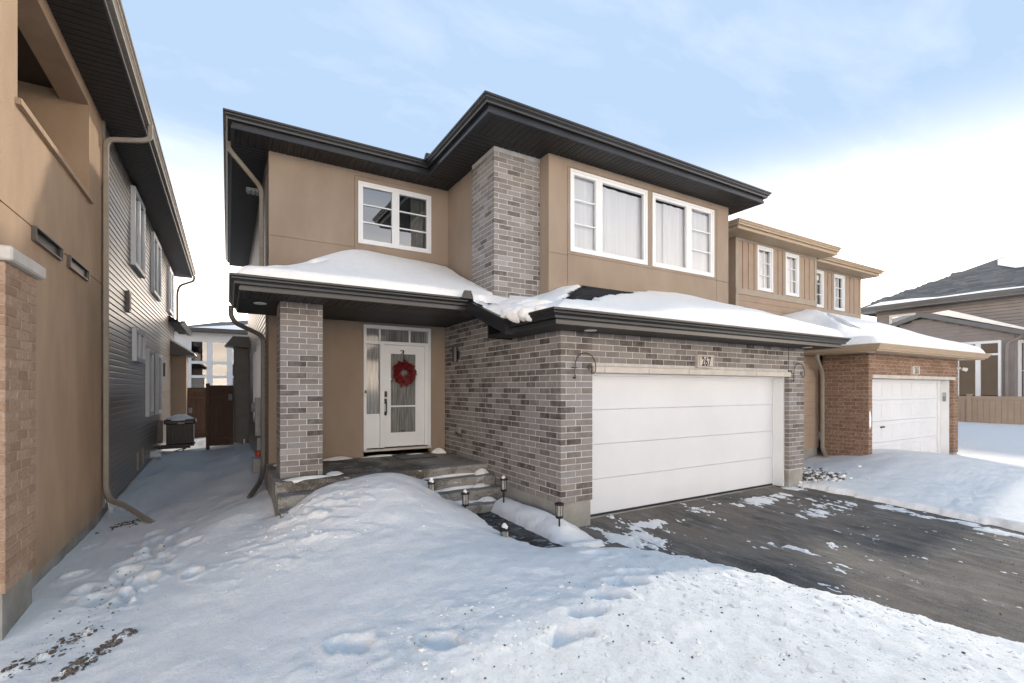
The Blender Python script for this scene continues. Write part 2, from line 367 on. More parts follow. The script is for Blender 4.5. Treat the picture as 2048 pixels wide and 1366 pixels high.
def pix_area(p):
    f = (math.sin(R(YAW)), math.cos(R(YAW)))
    d = p[0] * f[0] + p[1] * f[1]
    return 1.0 / max(d, .1)

# ---- bricks ---------------------------------------------------------------
BL, BH, BG, BD = .257, .079, .010, .09
BCACHE = {}
NTONE = 28
def brick_mesh(axis, L, v, matname):
    k = (axis, round(L, 3), v, matname)
    if k not in BCACHE:
        rr = random.Random(hash((axis, round(L, 3), v)) & 0xffff)
        mb = MB(); e = lambda: rr.uniform(-.0015, .0015)
        tone = (v + .5) / NTONE
        if axis == 'x': mb.bbox(-L / 2 + e(), L / 2 + e(), e(), BD, -BH / 2 + e(), BH / 2 + e(), .005, tone)
        elif axis == 'l': mb.bbox(e(), BD, -L / 2 + e(), L / 2 + e(), -BH / 2 + e(), BH / 2 + e(), .005, tone)
        else: mb.bbox(-BD, e(), -L / 2 + e(), L / 2 + e(), -BH / 2 + e(), BH / 2 + e(), .005, tone)
        me = mb.mesh('brick'); me.materials.append(MATS[matname]); BCACHE[k] = me
    return BCACHE[k]
def tone_pick(rr):
    r = rr.random()
    if r < .20: return rr.randint(0, 6)
    if r < .62: return rr.randint(7, 17)
    if r < .90: return rr.randint(16, 24)
    return rr.randint(22, 27)
class Bricks:
    def __init__(s, mname): s.l = []; s.m = mname; s.r = random.Random(5)
    def run(s, axis, p, u0, u1, z0, n, starts, tonebias=0, holes=()):
        """courses of running bond; starts(i) -> offset length of the first brick in course i (0 = full)"""
        for i in range(n):
            z = z0 + i * (BH + BG) + BH / 2
            a, b = starts(i)[:2]; u = u0 + a; end = u1 - b
            first = starts(i)[2] if len(starts(i)) > 2 else None
            while u < end - .03:
                L = BL if first is None else first; first = None
                e = min(u + L, end)
                if end - e < .045: e = end
                segs = [(u, e)]
                for h in holes:
                    if h[2] < z < h[3]: segs = [q_ for (a1, b1) in segs for q_ in ((a1, min(b1, h[0])), (max(a1, h[1]), b1)) if q_[1] - q_[0] > .02]
                for a1, b1 in segs:
                    c = (a1 + b1) / 2
                    pos = (c, p, z) if axis == 'x' else (p, c, z)
                    s.l.append((axis, b1 - a1, pos, max(0, min(NTONE - 1, tone_pick(s.r) + tonebias))))
                u = e + BG
    def emit(s, parents, limit=300):
        """parents: function(pos, axis) -> parent part; the ones that show largest are objects, the rest one joined part each"""
        s.l.sort(key=lambda q: -pix_area(q[2]) * q[1])
        rest = {}
        for k, (axis, L, pos, v) in enumerate(s.l):
            par = parents(pos, axis)
            if k < limit: link('brick', brick_mesh(axis, L, v, s.m), None, par, at=pos)
            else:
                mb = rest.setdefault(par.name, (par, MB()))[1]
                x, y, z = pos; t = (v + .5) / NTONE; j = s.r.uniform(-.0015, .0015)
                if axis == 'x': mb.bbox(x - L / 2, x + L / 2, y + j, y + BD, z - BH / 2, z + BH / 2, .005, t)
                elif axis == 'l': mb.bbox(x + j, x + BD, y - L / 2, y + L / 2, z - BH / 2, z + BH / 2, .005, t)
                else: mb.bbox(x - BD, x + j, y - L / 2, y + L / 2, z - BH / 2, z + BH / 2, .005, t)
        for par, mb in rest.values(): mb.build('brick_courses', s.m, par, kind='stuff')

# ---- gutters, fascia, soffits ------------------------------------------------
KPROF = [(0, 0), (.062, 0), (.066, .030), (.084, .050), (.098, .060), (.100, .078), (.122, .092), (.124, .118), (.112, .118), (.110, .098), (.004, .098)]
def plan_sweep(mb, prof, path, side=1):
    """profile (outward, up) swept along a plan path with mitred corners; side=+1: outward is to the right of travel"""
    n = len(prof); vs = []
    for i, p in enumerate(path):
        d1 = Vector((path[i][0] - path[i - 1][0], path[i][1] - path[i - 1][1])).normalized() if i else None
        d2 = Vector((path[i + 1][0] - path[i][0], path[i + 1][1] - path[i][1])).normalized() if i < len(path) - 1 else None
        n1 = Vector((d1.y, -d1.x)) * side if d1 else None; n2 = Vector((d2.y, -d2.x)) * side if d2 else None
        m = n1 if n2 is None else n2 if n1 is None else (n1 + n2) / (1 + n1.dot(n2))
        for o, z in prof: vs.append((p[0] + m.x * o, p[1] + m.y * o, p[2] + z))
    fs = [(i * n + j, i * n + (j + 1) % n, (i + 1) * n + (j + 1) % n, (i + 1) * n + j) for i in range(len(path) - 1) for j in range(n)]
    fs += [tuple(range(n))[::-1], tuple(range((len(path) - 1) * n, len(path) * n))]
    mb.add(vs, fs); return mb
def eaves(parent, path, zs, fh, gut, fas, side=1, gmat_smooth=False):
    """fascia board (fh high) on soffit height zs and a gutter hung near its top, along plan path"""
    f = MB(); plan_sweep(f, [(-.02, 0), (.012, 0), (.012, .05), (0, .055), (0, fh), (-.02, fh)], [(x, y, zs) for x, y in path], side).build('fascia', fas, parent)
    g = MB(); plan_sweep(g, KPROF, [(x, y, zs + fh - .105) for x, y in path], side)
    return g.build('gutter', gut, parent)
def soffit(parent, x0, x1, y0, y1, z, run, m, pitch=.105, name='soffit_panel', clip=None):
    """soffit boards; run = axis the boards lie along ('x' or 'y'); clip(u) -> (lo, hi) trims board ends for mitres"""
    a, b = (y0, y1) if run == 'x' else (x0, x1)
    n = max(1, int(round((b - a) / pitch))); pw = (b - a) / n
    base = MB().box(x0 - .002, x1 + .002, y0 - .002, y1 + .002, z + .012, z + .03).build('soffit_backing', m, parent)
    cache = {}
    for i in range(n):
        u0 = a + i * pw + .004; u1 = a + (i + 1) * pw - .004
        lo, hi = (x0, x1) if run == 'x' else (y0, y1)
        key = None
        if clip: lo, hi = clip((u0 + u1) / 2)
        k = (round(hi - lo, 3), run)
        if k not in cache:
            mb = MB(); L = (hi - lo) / 2; W = (u1 - u0) / 2
            pr = [(-W, 0), (-W * .8, -.006), (-.004, -.006), (0, -.002), (.004, -.006), (W * .8, -.006), (W, 0), (W, .009), (-W, .009)]
            if run == 'x': mb.prism([(-L, p, q) for p, q in pr], (2 * L, 0, 0))
            else: mb.prism([(p, -L, q) for p, q in pr], (0, 2 * L, 0))
            me = mb.mesh(name); me.materials.append(MATS[m]); cache[k] = me
        pos = ((lo + hi) / 2, (u0 + u1) / 2, z) if run == 'x' else ((u0 + u1) / 2, (lo + hi) / 2, z)
        link(name, cache[k], None, base, at=pos)

def lap_siding(parent, F, u0, u1, z0, z1, pitch, m, proud=.019, name='siding_board', clip=None):
    """each lap board a piece of its own, on a backing sheet"""
    bk = MB(); bk.poly([F(u0, z0, .004), F(u1, z0, .004), F(u1, z1, .004), F(u0, z1, .004)]); bk = bk.build('siding_wall', m, parent)
    n = int(round((z1 - z0) / pitch)); pw = (z1 - z0) / n; cache = {}
    for i in range(n):
        a, b = (u0, u1) if clip is None else clip(z0 + (i + .5) * pw)
        if b - a < .05: continue
        k = (round(a, 3), round(b, 3))
        if k not in cache:
            pr = [(.001, 0), (-proud, 0), (-proud - .001, .008), (-proud * .75, pw - .022), (-.002, pw + .002), (.003, pw + .002)]
            A = [F(a, z, d) for d, z in pr]; B = [F(b, z, d) for d, z in pr]
            mb = MB(); q = len(pr)
            mb.add(A + B, [tuple(range(q)), tuple(range(q, 2 * q))[::-1]] + [(j, (j + 1) % q, q + (j + 1) % q, q + j) for j in range(q)])
            me = mb.mesh(name); me.materials.append(MATS[m]); cache[k] = me
        link(name, cache[k], None, bk, at=(0, 0, z0 + i * pw))
    return bk

def rect_pipe(mb, path, wx=.075, wy=.055, ref=(0, 1, 0)):
    c = .010; a, b = wx / 2, wy / 2
    pr = [(-a + c, -b), (a - c, -b), (a, -b + c), (a, b - c), (a - c, b), (-a + c, b), (-a, b - c), (-a, -b + c)]
    mb.sweep(pr, path, None, True, ref); return mb
def curve_path(pts, n=5, r=.10):
    """round the corners of a polyline"""
    P = [Vector(p) for p in pts]; o = [P[0]]
    for i in range(1, len(P) - 1):
        a = (P[i - 1] - P[i]); b = (P[i + 1] - P[i]); k = min(r, a.length * .45, b.length * .45)
        p0 = P[i] + a.normalized() * k; p2 = P[i] + b.normalized() * k
        for j in range(n + 1):
            t = j / n; o.append(p0 * (1 - t) ** 2 + P[i] * 2 * t * (1 - t) + p2 * t * t)
    o.append(P[-1]); return [tuple(p) for p in o]

def curtain_mesh(mb, F, u0, u1, z0, z1, d, amp=.035, wl=.11, seed=0):
    rr = random.Random(seed); n = max(8, int((u1 - u0) / .012)); ph = rr.uniform(0, 6)
    rows = 5; o = []
    for j in range(rows + 1):
        z = z0 + (z1 - z0) * j / rows
        for i in range(n + 1):
            u = u0 + (u1 - u0) * i / n
            s = math.sin(u / wl * 6.283 + ph + .8 * math.sin(u * 5 + ph)) * .7 + .3 * math.sin(u / wl * 2.3 + 2 * ph)
            o.append(F(u, z, d + amp * s * (1 - .25 * j / rows)))
    mb.add(o, [(j * (n + 1) + i, j * (n + 1) + i + 1, (j + 1) * (n + 1) + i + 1, (j + 1) * (n + 1) + i) for j in range(rows) for i in range(n)])
    return mb
def window(parent, F, u0, u1, z0, z1, sashes, proud=.02, depth=.07, gl='glass', fw=.045, curtain=None, room=1.6, frame='white', sash=.05, mun=.022, roomz=None, back='room'):
    """window > frame pieces, mullions, muntins, panes; sashes: (u0,u1,ncols,nrows)"""
    o = MB()
    ub(o, F, u0, u1, z1 - fw, z1, -proud, depth); ub(o, F, u0, u1, z0, z0 + fw, -proud, depth)
    ub(o, F, u0, u0 + fw, z0 + fw, z1 - fw, -proud, depth); ub(o, F, u1 - fw, u1, z0 + fw, z1 - fw, -proud, depth)
    win = o.build('window', frame, parent)
    for a, b in zip(sashes, sashes[1:]):
        if b[0] - a[1] > .01: ub(MB(), F, a[1] - .004, b[0] + .004, z0 + fw, z1 - fw, -proud * .6, depth).build('mullion', frame, win)
    for (a, b, nc, nr) in sashes:
        za, zb = z0 + fw, z1 - fw
        s = MB(); d0, d1 = -proud * .3, depth - .01
        ub(s, F, a, b, zb - sash, zb, d0, d1); ub(s, F, a, b, za, za + sash, d0, d1); ub(s, F, a, a + sash, za + sash, zb - sash, d0, d1); ub(s, F, b - sash, b, za + sash, zb - sash, d0, d1)
        s.build('sash', frame, win)
        a2, b2, za2, zb2 = a + sash, b - sash, za + sash, zb - sash
        for i in range(1, nc):
            u = a2 + (b2 - a2) * i / nc; ub(MB(), F, u - mun / 2, u + mun / 2, za2, zb2, .012, .03).build('muntin', frame, win)
        for j in range(1, nr):
            z = za2 + (zb2 - za2) * j / nr; ub(MB(), F, a2, b2, z - mun / 2, z + mun / 2, .010, .032).build('muntin', frame, win)
        for i in range(nc):
            for j in range(nr):
                ua = a2 + (b2 - a2) * i / nc; uc = a2 + (b2 - a2) * (i + 1) / nc; zc = za2 + (zb2 - za2) * j / nr; zd = za2 + (zb2 - za2) * (j + 1) / nr
                t = random.uniform(-.0015, .0015)
                MB().poly([F(ua, zc, .034 + t), F(uc, zc, .034 - t), F(uc, zd, .034 - t), F(ua, zd, .034 + t)]).build('pane', gl, win)
    if room == 'flat':
        MB().poly([F(u0 + .01, z0 + .01, depth - .006), F(u1 - .01, z0 + .01, depth - .006), F(u1 - .01, z1 - .01, depth - .006), F(u0 + .01, z1 - .01, depth - .006)]).build('room_interior', back, win)
    elif room:
        r = MB(); e = .04; zr0, zr1 = roomz or (z0 - e, z1 + e)
        a, b, d0, d1 = u0 - e, u1 + e, depth + .002, depth + room
        r.quad(F(a, zr0, d1), F(b, zr0, d1), F(b, zr1, d1), F(a, zr1, d1)); r.quad(F(a, zr0, d0), F(a, zr1, d0), F(a, zr1, d1), F(a, zr0, d1)); r.quad(F(b, zr0, d0), F(b, zr1, d0), F(b, zr1, d1), F(b, zr0, d1))
        r.quad(F(a, zr0, d0), F(b, zr0, d0), F(b, zr0, d1), F(a, zr0, d1)); r.quad(F(a, zr1, d0), F(b, zr1, d0), F(b, zr1, d1), F(a, zr1, d1))
        r.build('room_interior', back, win)
    for c in (curtain or []):
        cu0, cu1, cz0, cz1, dd, mm = c[:6]
        curtain_mesh(MB(), F, cu0, cu1, cz0, cz1, dd, *(c[6:] or ())).build('curtain', mm, win, smooth=True)
    return win

def text_mesh(txt, size, F, uc, zc, d, xs=.8, thick=.004, bold=.012):
    cu = bpy.data.curves.new('digits', 'FONT'); cu.body = txt; cu.size = size; cu.align_x = 'CENTER'; cu.align_y = 'CENTER'; cu.offset = bold; cu.extrude = thick; cu.space_character = 1.08
    o = bpy.data.objects.new('tmp', cu); C.objects.link(o); bpy.context.view_layer.update()
    me = bpy.data.meshes.new_from_object(o.evaluated_get(bpy.context.evaluated_depsgraph_get()))
    bpy.data.objects.remove(o); bpy.data.curves.remove(cu)
    cx = sum(v.co.x for v in me.vertices) / len(me.vertices)
    xs_ = [v.co.x for v in me.vertices]; ys_ = [v.co.y for v in me.vertices]; cx = (min(xs_) + max(xs_)) / 2; cy = (min(ys_) + max(ys_)) / 2
    for v in me.vertices: v.co = F(uc + (v.co.x - cx) * xs, zc + v.co.y - cy, d - v.co.z)
    me.materials.clear(); return me

# ---- value noise on numpy arrays ----------------------------------------------
def vnoise(x, y, seed=0):
    xi = np.floor(x).astype(np.int64); yi = np.floor(y).astype(np.int64); xf = x - xi; yf = y - yi
    def h(a, b):
        n = (a * 374761393 + b * 668265263 + seed * 1274126177) & 0xffffffff
        n = ((n ^ (n >> 13)) * 1274126177) & 0xffffffff
        return ((n ^ (n >> 16)) & 0xffff) / 65535.0
    u = xf * xf * xf * (xf * (xf * 6 - 15) + 10); v = yf * yf * yf * (yf * (yf * 6 - 15) + 10)
    return (h(xi, yi) * (1 - u) + h(xi + 1, yi) * u) * (1 - v) + (h(xi, yi + 1) * (1 - u) + h(xi + 1, yi + 1) * u) * v - .5
def fbm(x, y, o=4, seed=0, g=.5):
    s = 0; a = 1.0
    for i in range(o):
        c, k = math.cos(.7 * i), math.sin(.7 * i)
        s = s + a * vnoise((x * c - y * k) * 2 ** i, (x * k + y * c) * 2 ** i, seed + i); a *= g
    return s
def sstep(x, a, b):
    t = np.clip((x - a) / (b - a), 0, 1); return t * t * (3 - 2 * t)

# ================================================================== GROUND
DX0, DX1 = 4.22, 9.72                       # driveway edges
def drive_z(y): return -.02 - .03 * (5.6 - y)
CP = np.array([
 # left swale along the neighbour's wall
 (-1.75, 5.6, -.19), (-1.75, 6.9, -.17), (-1.75, 8.3, -.2), (-1.75, 9.7, -.21), (-1.75, 11, -.15), (-1.75, 14.2, -.02), (-1.75, 19.2, .03), (-1.75, 24, .05),
 (-3, 4.5, -.3), (-4, 2, -.3), (-2.2, 3.4, -.22), (-1.3, 4.6, -.16), (-1, 3.2, -.06), (-.9, 6.3, -.13), (-.7, 8.2, -.13), (-.5, 10, -.07), (-.6, 13, .04), (-.5, 17, .1), (-.4, 22, .12),
 (.55, 10, .12), (.5, 13, .22), (.4, 17, .12), (.56, 7.5, .13), (.56, 8.6, .22), (.15, 7.75, .18),
 # the heap in front of the porch steps
 (.60, 7.05, .20), (.85, 7.1, .36), (1.1, 7.1, .53), (1.5, 7.08, .61), (2.0, 7.05, .67), (2.40, 6.95, .57), (2.62, 6.8, .42), (2.75, 6.4, .27), (2.85, 5.9, .20), (2.9, 5.2, .13),
 (1.9, 6.3, .60), (1.2, 6.3, .48), (.6, 6.3, .24), (0, 6.2, .02), (2.3, 5.6, .38), (1.5, 5.4, .40), (.7, 5.3, .22), (0, 5, .02), (2.3, 4.6, .30), (1.4, 4.2, .31), (.6, 4, .17), (-.2, 3.6, .04),
 (2.95, 4.3, .20), (3.2, 3.8, .28), (3.6, 3.7, .21), (3.0, 3.3, .32), (2.2, 3.4, .33), (1.3, 3, .30),
 # ploughed bank along the driveway and the street
 (3.6, 3.0, .33), (3.65, 2.4, .36), (3.5, 1.9, .46), (3.8, 1.5, .41), (4.1, 1.1, .32), (4.7, .7, .12), (2.8, 2.3, .42), (2, 2.2, .38), (1.1, 2, .32), (.2, 2, .17), (2, 1, .46), (3, .6, .52), (0, .3, .3), (5, -1, .15), (1, -2, .2), (-3, 0, -.1),
 # between the driveways
 (9.95, 5.2, .02), (10.4, 5.6, .1), (11.4, 6, .14), (12.4, 5.9, .26), (12.9, 5.0, .46), (13.8, 4.8, .46), (15.2, 5.2, .30), (16.4, 5.4, .14), (17.4, 5.5, .06), (18.3, 5.2, .05),
 (10.2, 4.2, .08), (11.3, 4.2, .26), (12.6, 3.6, .38), (14.5, 3.5, .3), (10.0, 3, .04), (11.2, 2.6, .16), (13, 2, .18), (10.0, 1.4, .0), (12, .6, .1), (17, 2.6, .06), (20, 3.5, .05), (20, 6, .2), (22.5, 5.2, .22),
 (24.5, 6.8, .42), (24.8, 4.8, .45), (25.5, 9, .55), (25.6, 3, .5), (24, 1.5, .1), (30, 0, 0), (22, 10, .3), (10.8, 9, .1), (10.8, 14, .1),
 (-9, 10, -.1), (-9, 25, 0), (5, 26, .1), (20, 26, .1), (36, 14, .2), (-9, -8, -.1), (10, -8, -.2), (34, -8, 0), (40, 40, 0), (-20, 40, 0)])
def tps_fit(P, lam=.012):
    n = len(P); d = np.hypot(P[:, None, 0] - P[None, :, 0], P[:, None, 1] - P[None, :, 1])
    K = np.where(d > 0, d * d * np.log(d + 1e-9), 0) + lam * np.eye(n)
    A = np.zeros((n + 3, n + 3)); A[:n, :n] = K; A[:n, n:] = np.c_[np.ones(n), P[:, :2]]; A[n:, :n] = A[:n, n:].T
    return np.linalg.solve(A, np.r_[P[:, 2], 0, 0, 0])
TW = tps_fit(CP)
def tps(x, y):
    sh = x.shape; x = x.ravel(); y = y.ravel(); r = np.full(x.shape, TW[-3]) + TW[-2] * x + TW[-1] * y
    for (px, py, _), wgt in zip(CP, TW[:-3]):
        d2 = (x - px) ** 2 + (y - py) ** 2; r = r + wgt * .5 * d2 * np.log(d2 + 1e-9)
    return r.reshape(sh)
def axis_pts(spans):
    o = []
    for a, b, st in spans: o += list(np.arange(a, b - 1e-6, st))
    return np.array(o + [spans[-1][1]])
XS = axis_pts([(-900, -100, 100), (-100, -20, 10), (-20, -4, 1.0), (-4, -2.1, .12), (-2.1, 5.4, .026), (5.4, 9.4, .10), (9.4, 11.2, .035), (11.2, 19, .10), (19, 30, .3), (30, 60, 2.5), (60, 900, 70)])
YS = axis_pts([(-900, -60, 70), (-60, -5, 5), (-5, .5, .25), (.5, 7.7, .026), (7.7, 10.5, .05), (10.5, 26, .2), (26, 60, 3), (60, 900, 70)])
GX, GY = np.meshgrid(XS, YS)
def ground_h(x, y, detail=True):
    far = sstep(np.hypot(x - 8, y - 8), 22, 45)
    z = tps(x, y) * (1 - far) + 0.0 * far
    if not detail: return z
    near = 1 - sstep(np.hypot(x - 4, y - 4), 9, 22)
    z = z + near * (.035 * fbm(x * 1.3, y * 1.3, 3, 3) + .010 * fbm(x * 6, y * 6, 3, 9))
    yard = sstep(y, 8.2, 10) * (1 - sstep(x, .9, 1.2)) * sstep(x, -1.9, -1.2)
    z = z + yard * (.16 * fbm(x * .9, y * .55, 3, 201) + .10 * np.exp(-((x - .25) / .22) ** 2) * (fbm(x * 2, y * 1.2, 2, 207) + .5))
    # crusty ridges on the shovelled slope of the heap
    slope = np.exp(-(((x - .75) / .75) ** 2 + ((y - 6.3) / 1.0) ** 2))
    z = z + slope * .085 * np.maximum(0, fbm((x * .8 + y * .6) * 8, (x * .6 - y * .8) * 3.2, 5, 21, .6) + .05)
    # rough ploughed foreground
    rough = (1 - sstep(y + .35 * (x - 1.5) * 0, 2.6, 4.3)) * sstep(x, -1.2, .4) * near
    rough = np.maximum(rough, .55 * np.exp(-((x + 1.1) / .5) ** 2 - ((y - 4.3) / .9) ** 2))
    z = z + rough * (.032 * np.abs(fbm(x * 5, y * 5, 4, 31)) + .020 * np.maximum(0, fbm(x * 17, y * 17, 3, 37)) ** 1.0)
    z = z - rough * .02
    return z
GZ = ground_h(GX, GY)
# trodden patch below the neighbour's downspout and footprints
def dent(cx, cy, rx, ry, ang, dep, rim=.35):
    global GZ
    c, s = math.cos(ang), math.sin(ang); u = ((GX - cx) * c + (GY - cy) * s) / rx; v = (-(GX - cx) * s + (GY - cy) * c) / ry
    q = np.sqrt(u * u + v * v); q = q + (.55 * fbm(GX * 9, GY * 9, 3, int(cx * 97) & 255) if abs(cx) < 9 else 0); GZ = GZ - dep * (1 - sstep(q, .55, 1.05)) + dep * rim * np.exp(-((q - 1.2) / .22) ** 2)
rr = random.Random(4)
for i in range(34):
    t = rr.random(); cx = -1.05 + rr.gauss(0, .28); cy = 8.6 - 2.6 * t + rr.gauss(0, .1); dent(cx + .25 * t, cy, rr.uniform(.07, .14), rr.uniform(.12, .2), rr.uniform(-.5, .5), rr.uniform(.02, .06))
for cx, cy in ((3.15, 3.62), (3.42, 3.5), (2.45, 2.75), (2.15, 2.62), (2.75, 2.85), (1.85, 2.45), (3.0, 2.95), (1.2, 2.9), (.7, 3.3)): dent(cx, cy, .10, .17, rr.uniform(.6, 1.4), .05, .25)
# shovelled path beside the garage, steps and drive
edge = .045 * fbm(GX * 7, GY * 7, 3, 51) + .05 * fbm(GX * 2, GY * 2, 2, 55)
def carve(mask, level):
    global GZ
    GZ = GZ * (1 - mask) + np.minimum(GZ, level) * mask
bx_ = lambda x0, x1, y0, y1, s: sstep(GX + edge, x0 - s, x0 + s * .4) * (1 - sstep(GX + edge, x1 - s * .4, x1 + s)) * sstep(GY + edge, y0 - s, y0 + s * .4) * (1 - sstep(GY + edge, y1 - s * .4, y1 + s))
strip = np.exp(-((GX - 3.72) / .26) ** 2) * sstep(GY, 4.55, 5.2) * (1 - sstep(GY, 6.9, 7.5))
GZ = np.where((GX > 2.5) & (GX < 4.3) & (GY > 4.2) & (GY < 7.8), np.maximum(GZ * (1 - .0 * strip), .02 + .20 * strip + .02 * fbm(GX * 4, GY * 4, 3, 71)), GZ)
carve(bx_(3.03, 3.46, 4.35, 7.2, .09), -.12)
carve(bx_(2.78, 3.95, 6.62, 7.6, .10), -.12)
carve(bx_(3.55, 4.6, 4.18, 4.50, .06), -.20)
dmask = sstep(GX + edge * 1.3, DX0 - .22, DX0 + .06) * (1 - sstep(GX + edge * 1.6, DX1 - .1, DX1 + .12)) * (1 - sstep(GY, 5.58, 5.62))
lip = sstep(GX + GY * .9 + edge, 5.95, 6.25)          # the bank swings out over the foot of the drive
carve(dmask * np.maximum(lip, sstep(GY, 1.9, 2.3)), -.42)
bed = .06 * np.exp(-((GX - 4.45) / .3) ** 2 - ((GY - 5.0) / .28) ** 2) + .05 * np.exp(-((GX - 9.9) / .45) ** 2 - ((GY - 4.9) / .3) ** 2)
GZ = GZ + bed
# inside buildings and below the porch the sheet lies low
inside = ((GX > .64) & (GX < 9.88) & (GY > 7.5) & (GY < 18.7)) | ((GX > 3.95) & (GX < 9.9) & (GY > 5.5) & (GY < 9)) | ((GX > .62) & (GX < 3.9) & (GY > 7.15) & (GY < 9.4)) | ((GX < -1.8) & (GX > -9) & (GY > 5.9) & (GY < 22))
GZ = np.where(inside, np.minimum(GZ, -.25), GZ)
grit = (1 - sstep(GY, 2.3, 3.9)) * sstep(GX, -1.4, .2); grit = np.maximum(grit, .8 * np.exp(-((GX + 1.1) / .6) ** 2 - ((GY - 4.6) / .8) ** 2))
def seg(x0, y0, x1, y1, w_):
    dx, dy = x1 - x0, y1 - y0; t = np.clip(((GX - x0) * dx + (GY - y0) * dy) / (dx * dx + dy * dy), 0, 1)
    return np.exp(-(((GX - x0 - t * dx) ** 2 + (GY - y0 - t * dy) ** 2) / w_ ** 2))
soil = np.maximum.reduce([.62 * seg(-1.0, 4.66, -.72, 5.0, .075), .58 * seg(-1.42, 4.88, -1.0, 5.3, .075), .45 * seg(-1.0, 5.3, -.62, 6.4, .05), .52 * np.exp(-((GX + 1.32) / .16) ** 2 - ((GY - 9.42) / .16) ** 2),
    .56 * np.exp(-((GX - 10.45) / .34) ** 2 - ((GY - 5.45) / .34) ** 2), .50 * np.exp(-((GX - 4.5) / .16) ** 2 - ((GY - 5.1) / .14) ** 2), .40 * np.exp(-((GX + 1.0) / .3) ** 2 - ((GY - 7.2) / .8) ** 2)])
GZ = GZ + np.where(soil > .3, (soil - .3) * .22 * (fbm(GX * 16, GY * 16, 4, 131) + .35), 0)
ny, nx = GX.shape
me = bpy.data.meshes.new('ground'); me.from_pydata(np.stack([GX.ravel(), GY.ravel(), GZ.ravel()], 1).tolist(), [], [(j * nx + i, j * nx + i + 1, (j + 1) * nx + i + 1, (j + 1) * nx + i) for j in range(ny - 1) for i in range(nx - 1)])
a_ = me.attributes.new('grit', 'FLOAT', 'POINT'); a_.data.foreach_set('value', np.clip(grit, 0, 1).ravel().astype(np.float32))
a_ = me.attributes.new('soil', 'FLOAT', 'POINT'); a_.data.foreach_set('value', soil.ravel().astype(np.float32))
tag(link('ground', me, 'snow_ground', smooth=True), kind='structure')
def gz(x, y):
    i = int(np.clip(np.searchsorted(XS, x) - 1, 0, len(XS) - 2)); j = int(np.clip(np.searchsorted(YS, y) - 1, 0, len(YS) - 2))
    tx = (x - XS[i]) / (XS[i + 1] - XS[i]); ty = (y - YS[j]) / (YS[j + 1] - YS[j])
    return float((GZ[j, i] * (1 - tx) + GZ[j, i + 1] * tx) * (1 - ty) + (GZ[j + 1, i] * (1 - tx) + GZ[j + 1, i + 1] * tx) * ty)

# asphalt driveway with a slightly uneven sheet
dxs = np.linspace(DX0 - .5, DX1 + .35, 60); dys = np.linspace(-4, 5.64, 90); dX, dY = np.meshgrid(dxs, dys)
dZ = drive_z(dY) + .012 * fbm(dX * 1.5, dY * .8, 3, 5)
q = len(dxs)
me = bpy.data.meshes.new('driveway'); me.from_pydata(np.stack([dX.ravel(), dY.ravel(), dZ.ravel()], 1).tolist(), [], [(j * q + i, j * q + i + 1, (j + 1) * q + i + 1, (j + 1) * q + i) for j in range(len(dys) - 1) for i in range(q - 1)])
tag(link('driveway', me, 'asphalt', smooth=True), kind='structure')
# thin snow left lying on the asphalt
tx_ = np.linspace(DX0 - .1, DX1 + .2, 340); ty_ = np.linspace(.9, 5.55, 290); tX, tY = np.meshgrid(tx_, ty_)
thr = -1.2 + 0 * tX
def patch(cx, cy, rx, ry, a):
    global thr
    thr = np.maximum(thr, a * np.exp(-((tX - cx) / rx) ** 2 - ((tY - cy) / ry) ** 2) - .44)
patch(5.35, 4.95, .5, .16, .62); patch(5.8, 4.85, .35, .08, .45); patch(8.1, 5.0, .75, .2, .66); patch(6.9, 5.2, .4, .06, .40); patch(9.2, 4.2, .5, .4, .38); patch(8.0, 4.1, .9, .2, .34); patch(4.5, 4.6, .5, .5, .55)
patch(9.45, 3.2, .25, 1.3, .38); patch(4.6, 3.2, .2, .8, .36); patch(6.1, 3.3, .12, .5, .36); patch(7.6, 3.4, .1, .7, .34); patch(5.4, 2.3, .12, .4, .33); patch(9.6, 5.2, .3, .3, .6)
nzs = .50 * fbm(tX * 5, tY * 2.2, 5, 61, .65) + .32 * fbm(tX * 20, tY * 11, 3, 65, .6)
tZ = drive_z(tY) + np.clip((thr + nzs) * .09, -.05, .014) + .004
q = len(tx_)
fcs = [(j * q + i, j * q + i + 1, (j + 1) * q + i + 1, (j + 1) * q + i) for j in range(len(ty_) - 1) for i in range(q - 1) if max(tZ[j, i] - drive_z(tY[j, i]), tZ[j + 1, i + 1] - drive_z(tY[j + 1, i + 1]), tZ[j, i + 1] - drive_z(tY[j, i + 1]), tZ[j + 1, i] - drive_z(tY[j + 1, i])) > -.012]
me = bpy.data.meshes.new('driveway_snow'); me.from_pydata(np.stack([tX.ravel(), tY.ravel(), tZ.ravel()], 1).tolist(), [], fcs)
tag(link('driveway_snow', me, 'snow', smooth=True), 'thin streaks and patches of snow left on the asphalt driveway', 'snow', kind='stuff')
# paved path beside the garage: pavers
pth = MB().box(2.82, 3.62, 4.2, 6.62, -.30, -.02).build('path', 'paver'); tag(pth, kind='structure')
for j in range(7):
    for i in range(2):
        x0 = 2.83 + i * .395; y0 = 4.21 + j * .345
        MB().bbox(x0, x0 + .388, y0, y0 + .338, -.06, .012 + random.uniform(0, .006), .006).build('paver', 'paver', pth)
ap = MB().box(3.63, 4.25, 4.14, 4.56, -.3, -.035).build('path_apron', 'asphalt', pth)

# ================================================================== HOUSE 267
H = thing('house', 'taupe stucco house with grey brick garage, white front door and black eaves', 'house', (5.2, 12, 0))
G_ = .006; gd = .012                                   # stucco score lines
f9 = fy(9.37); f7 = fy(6.94)
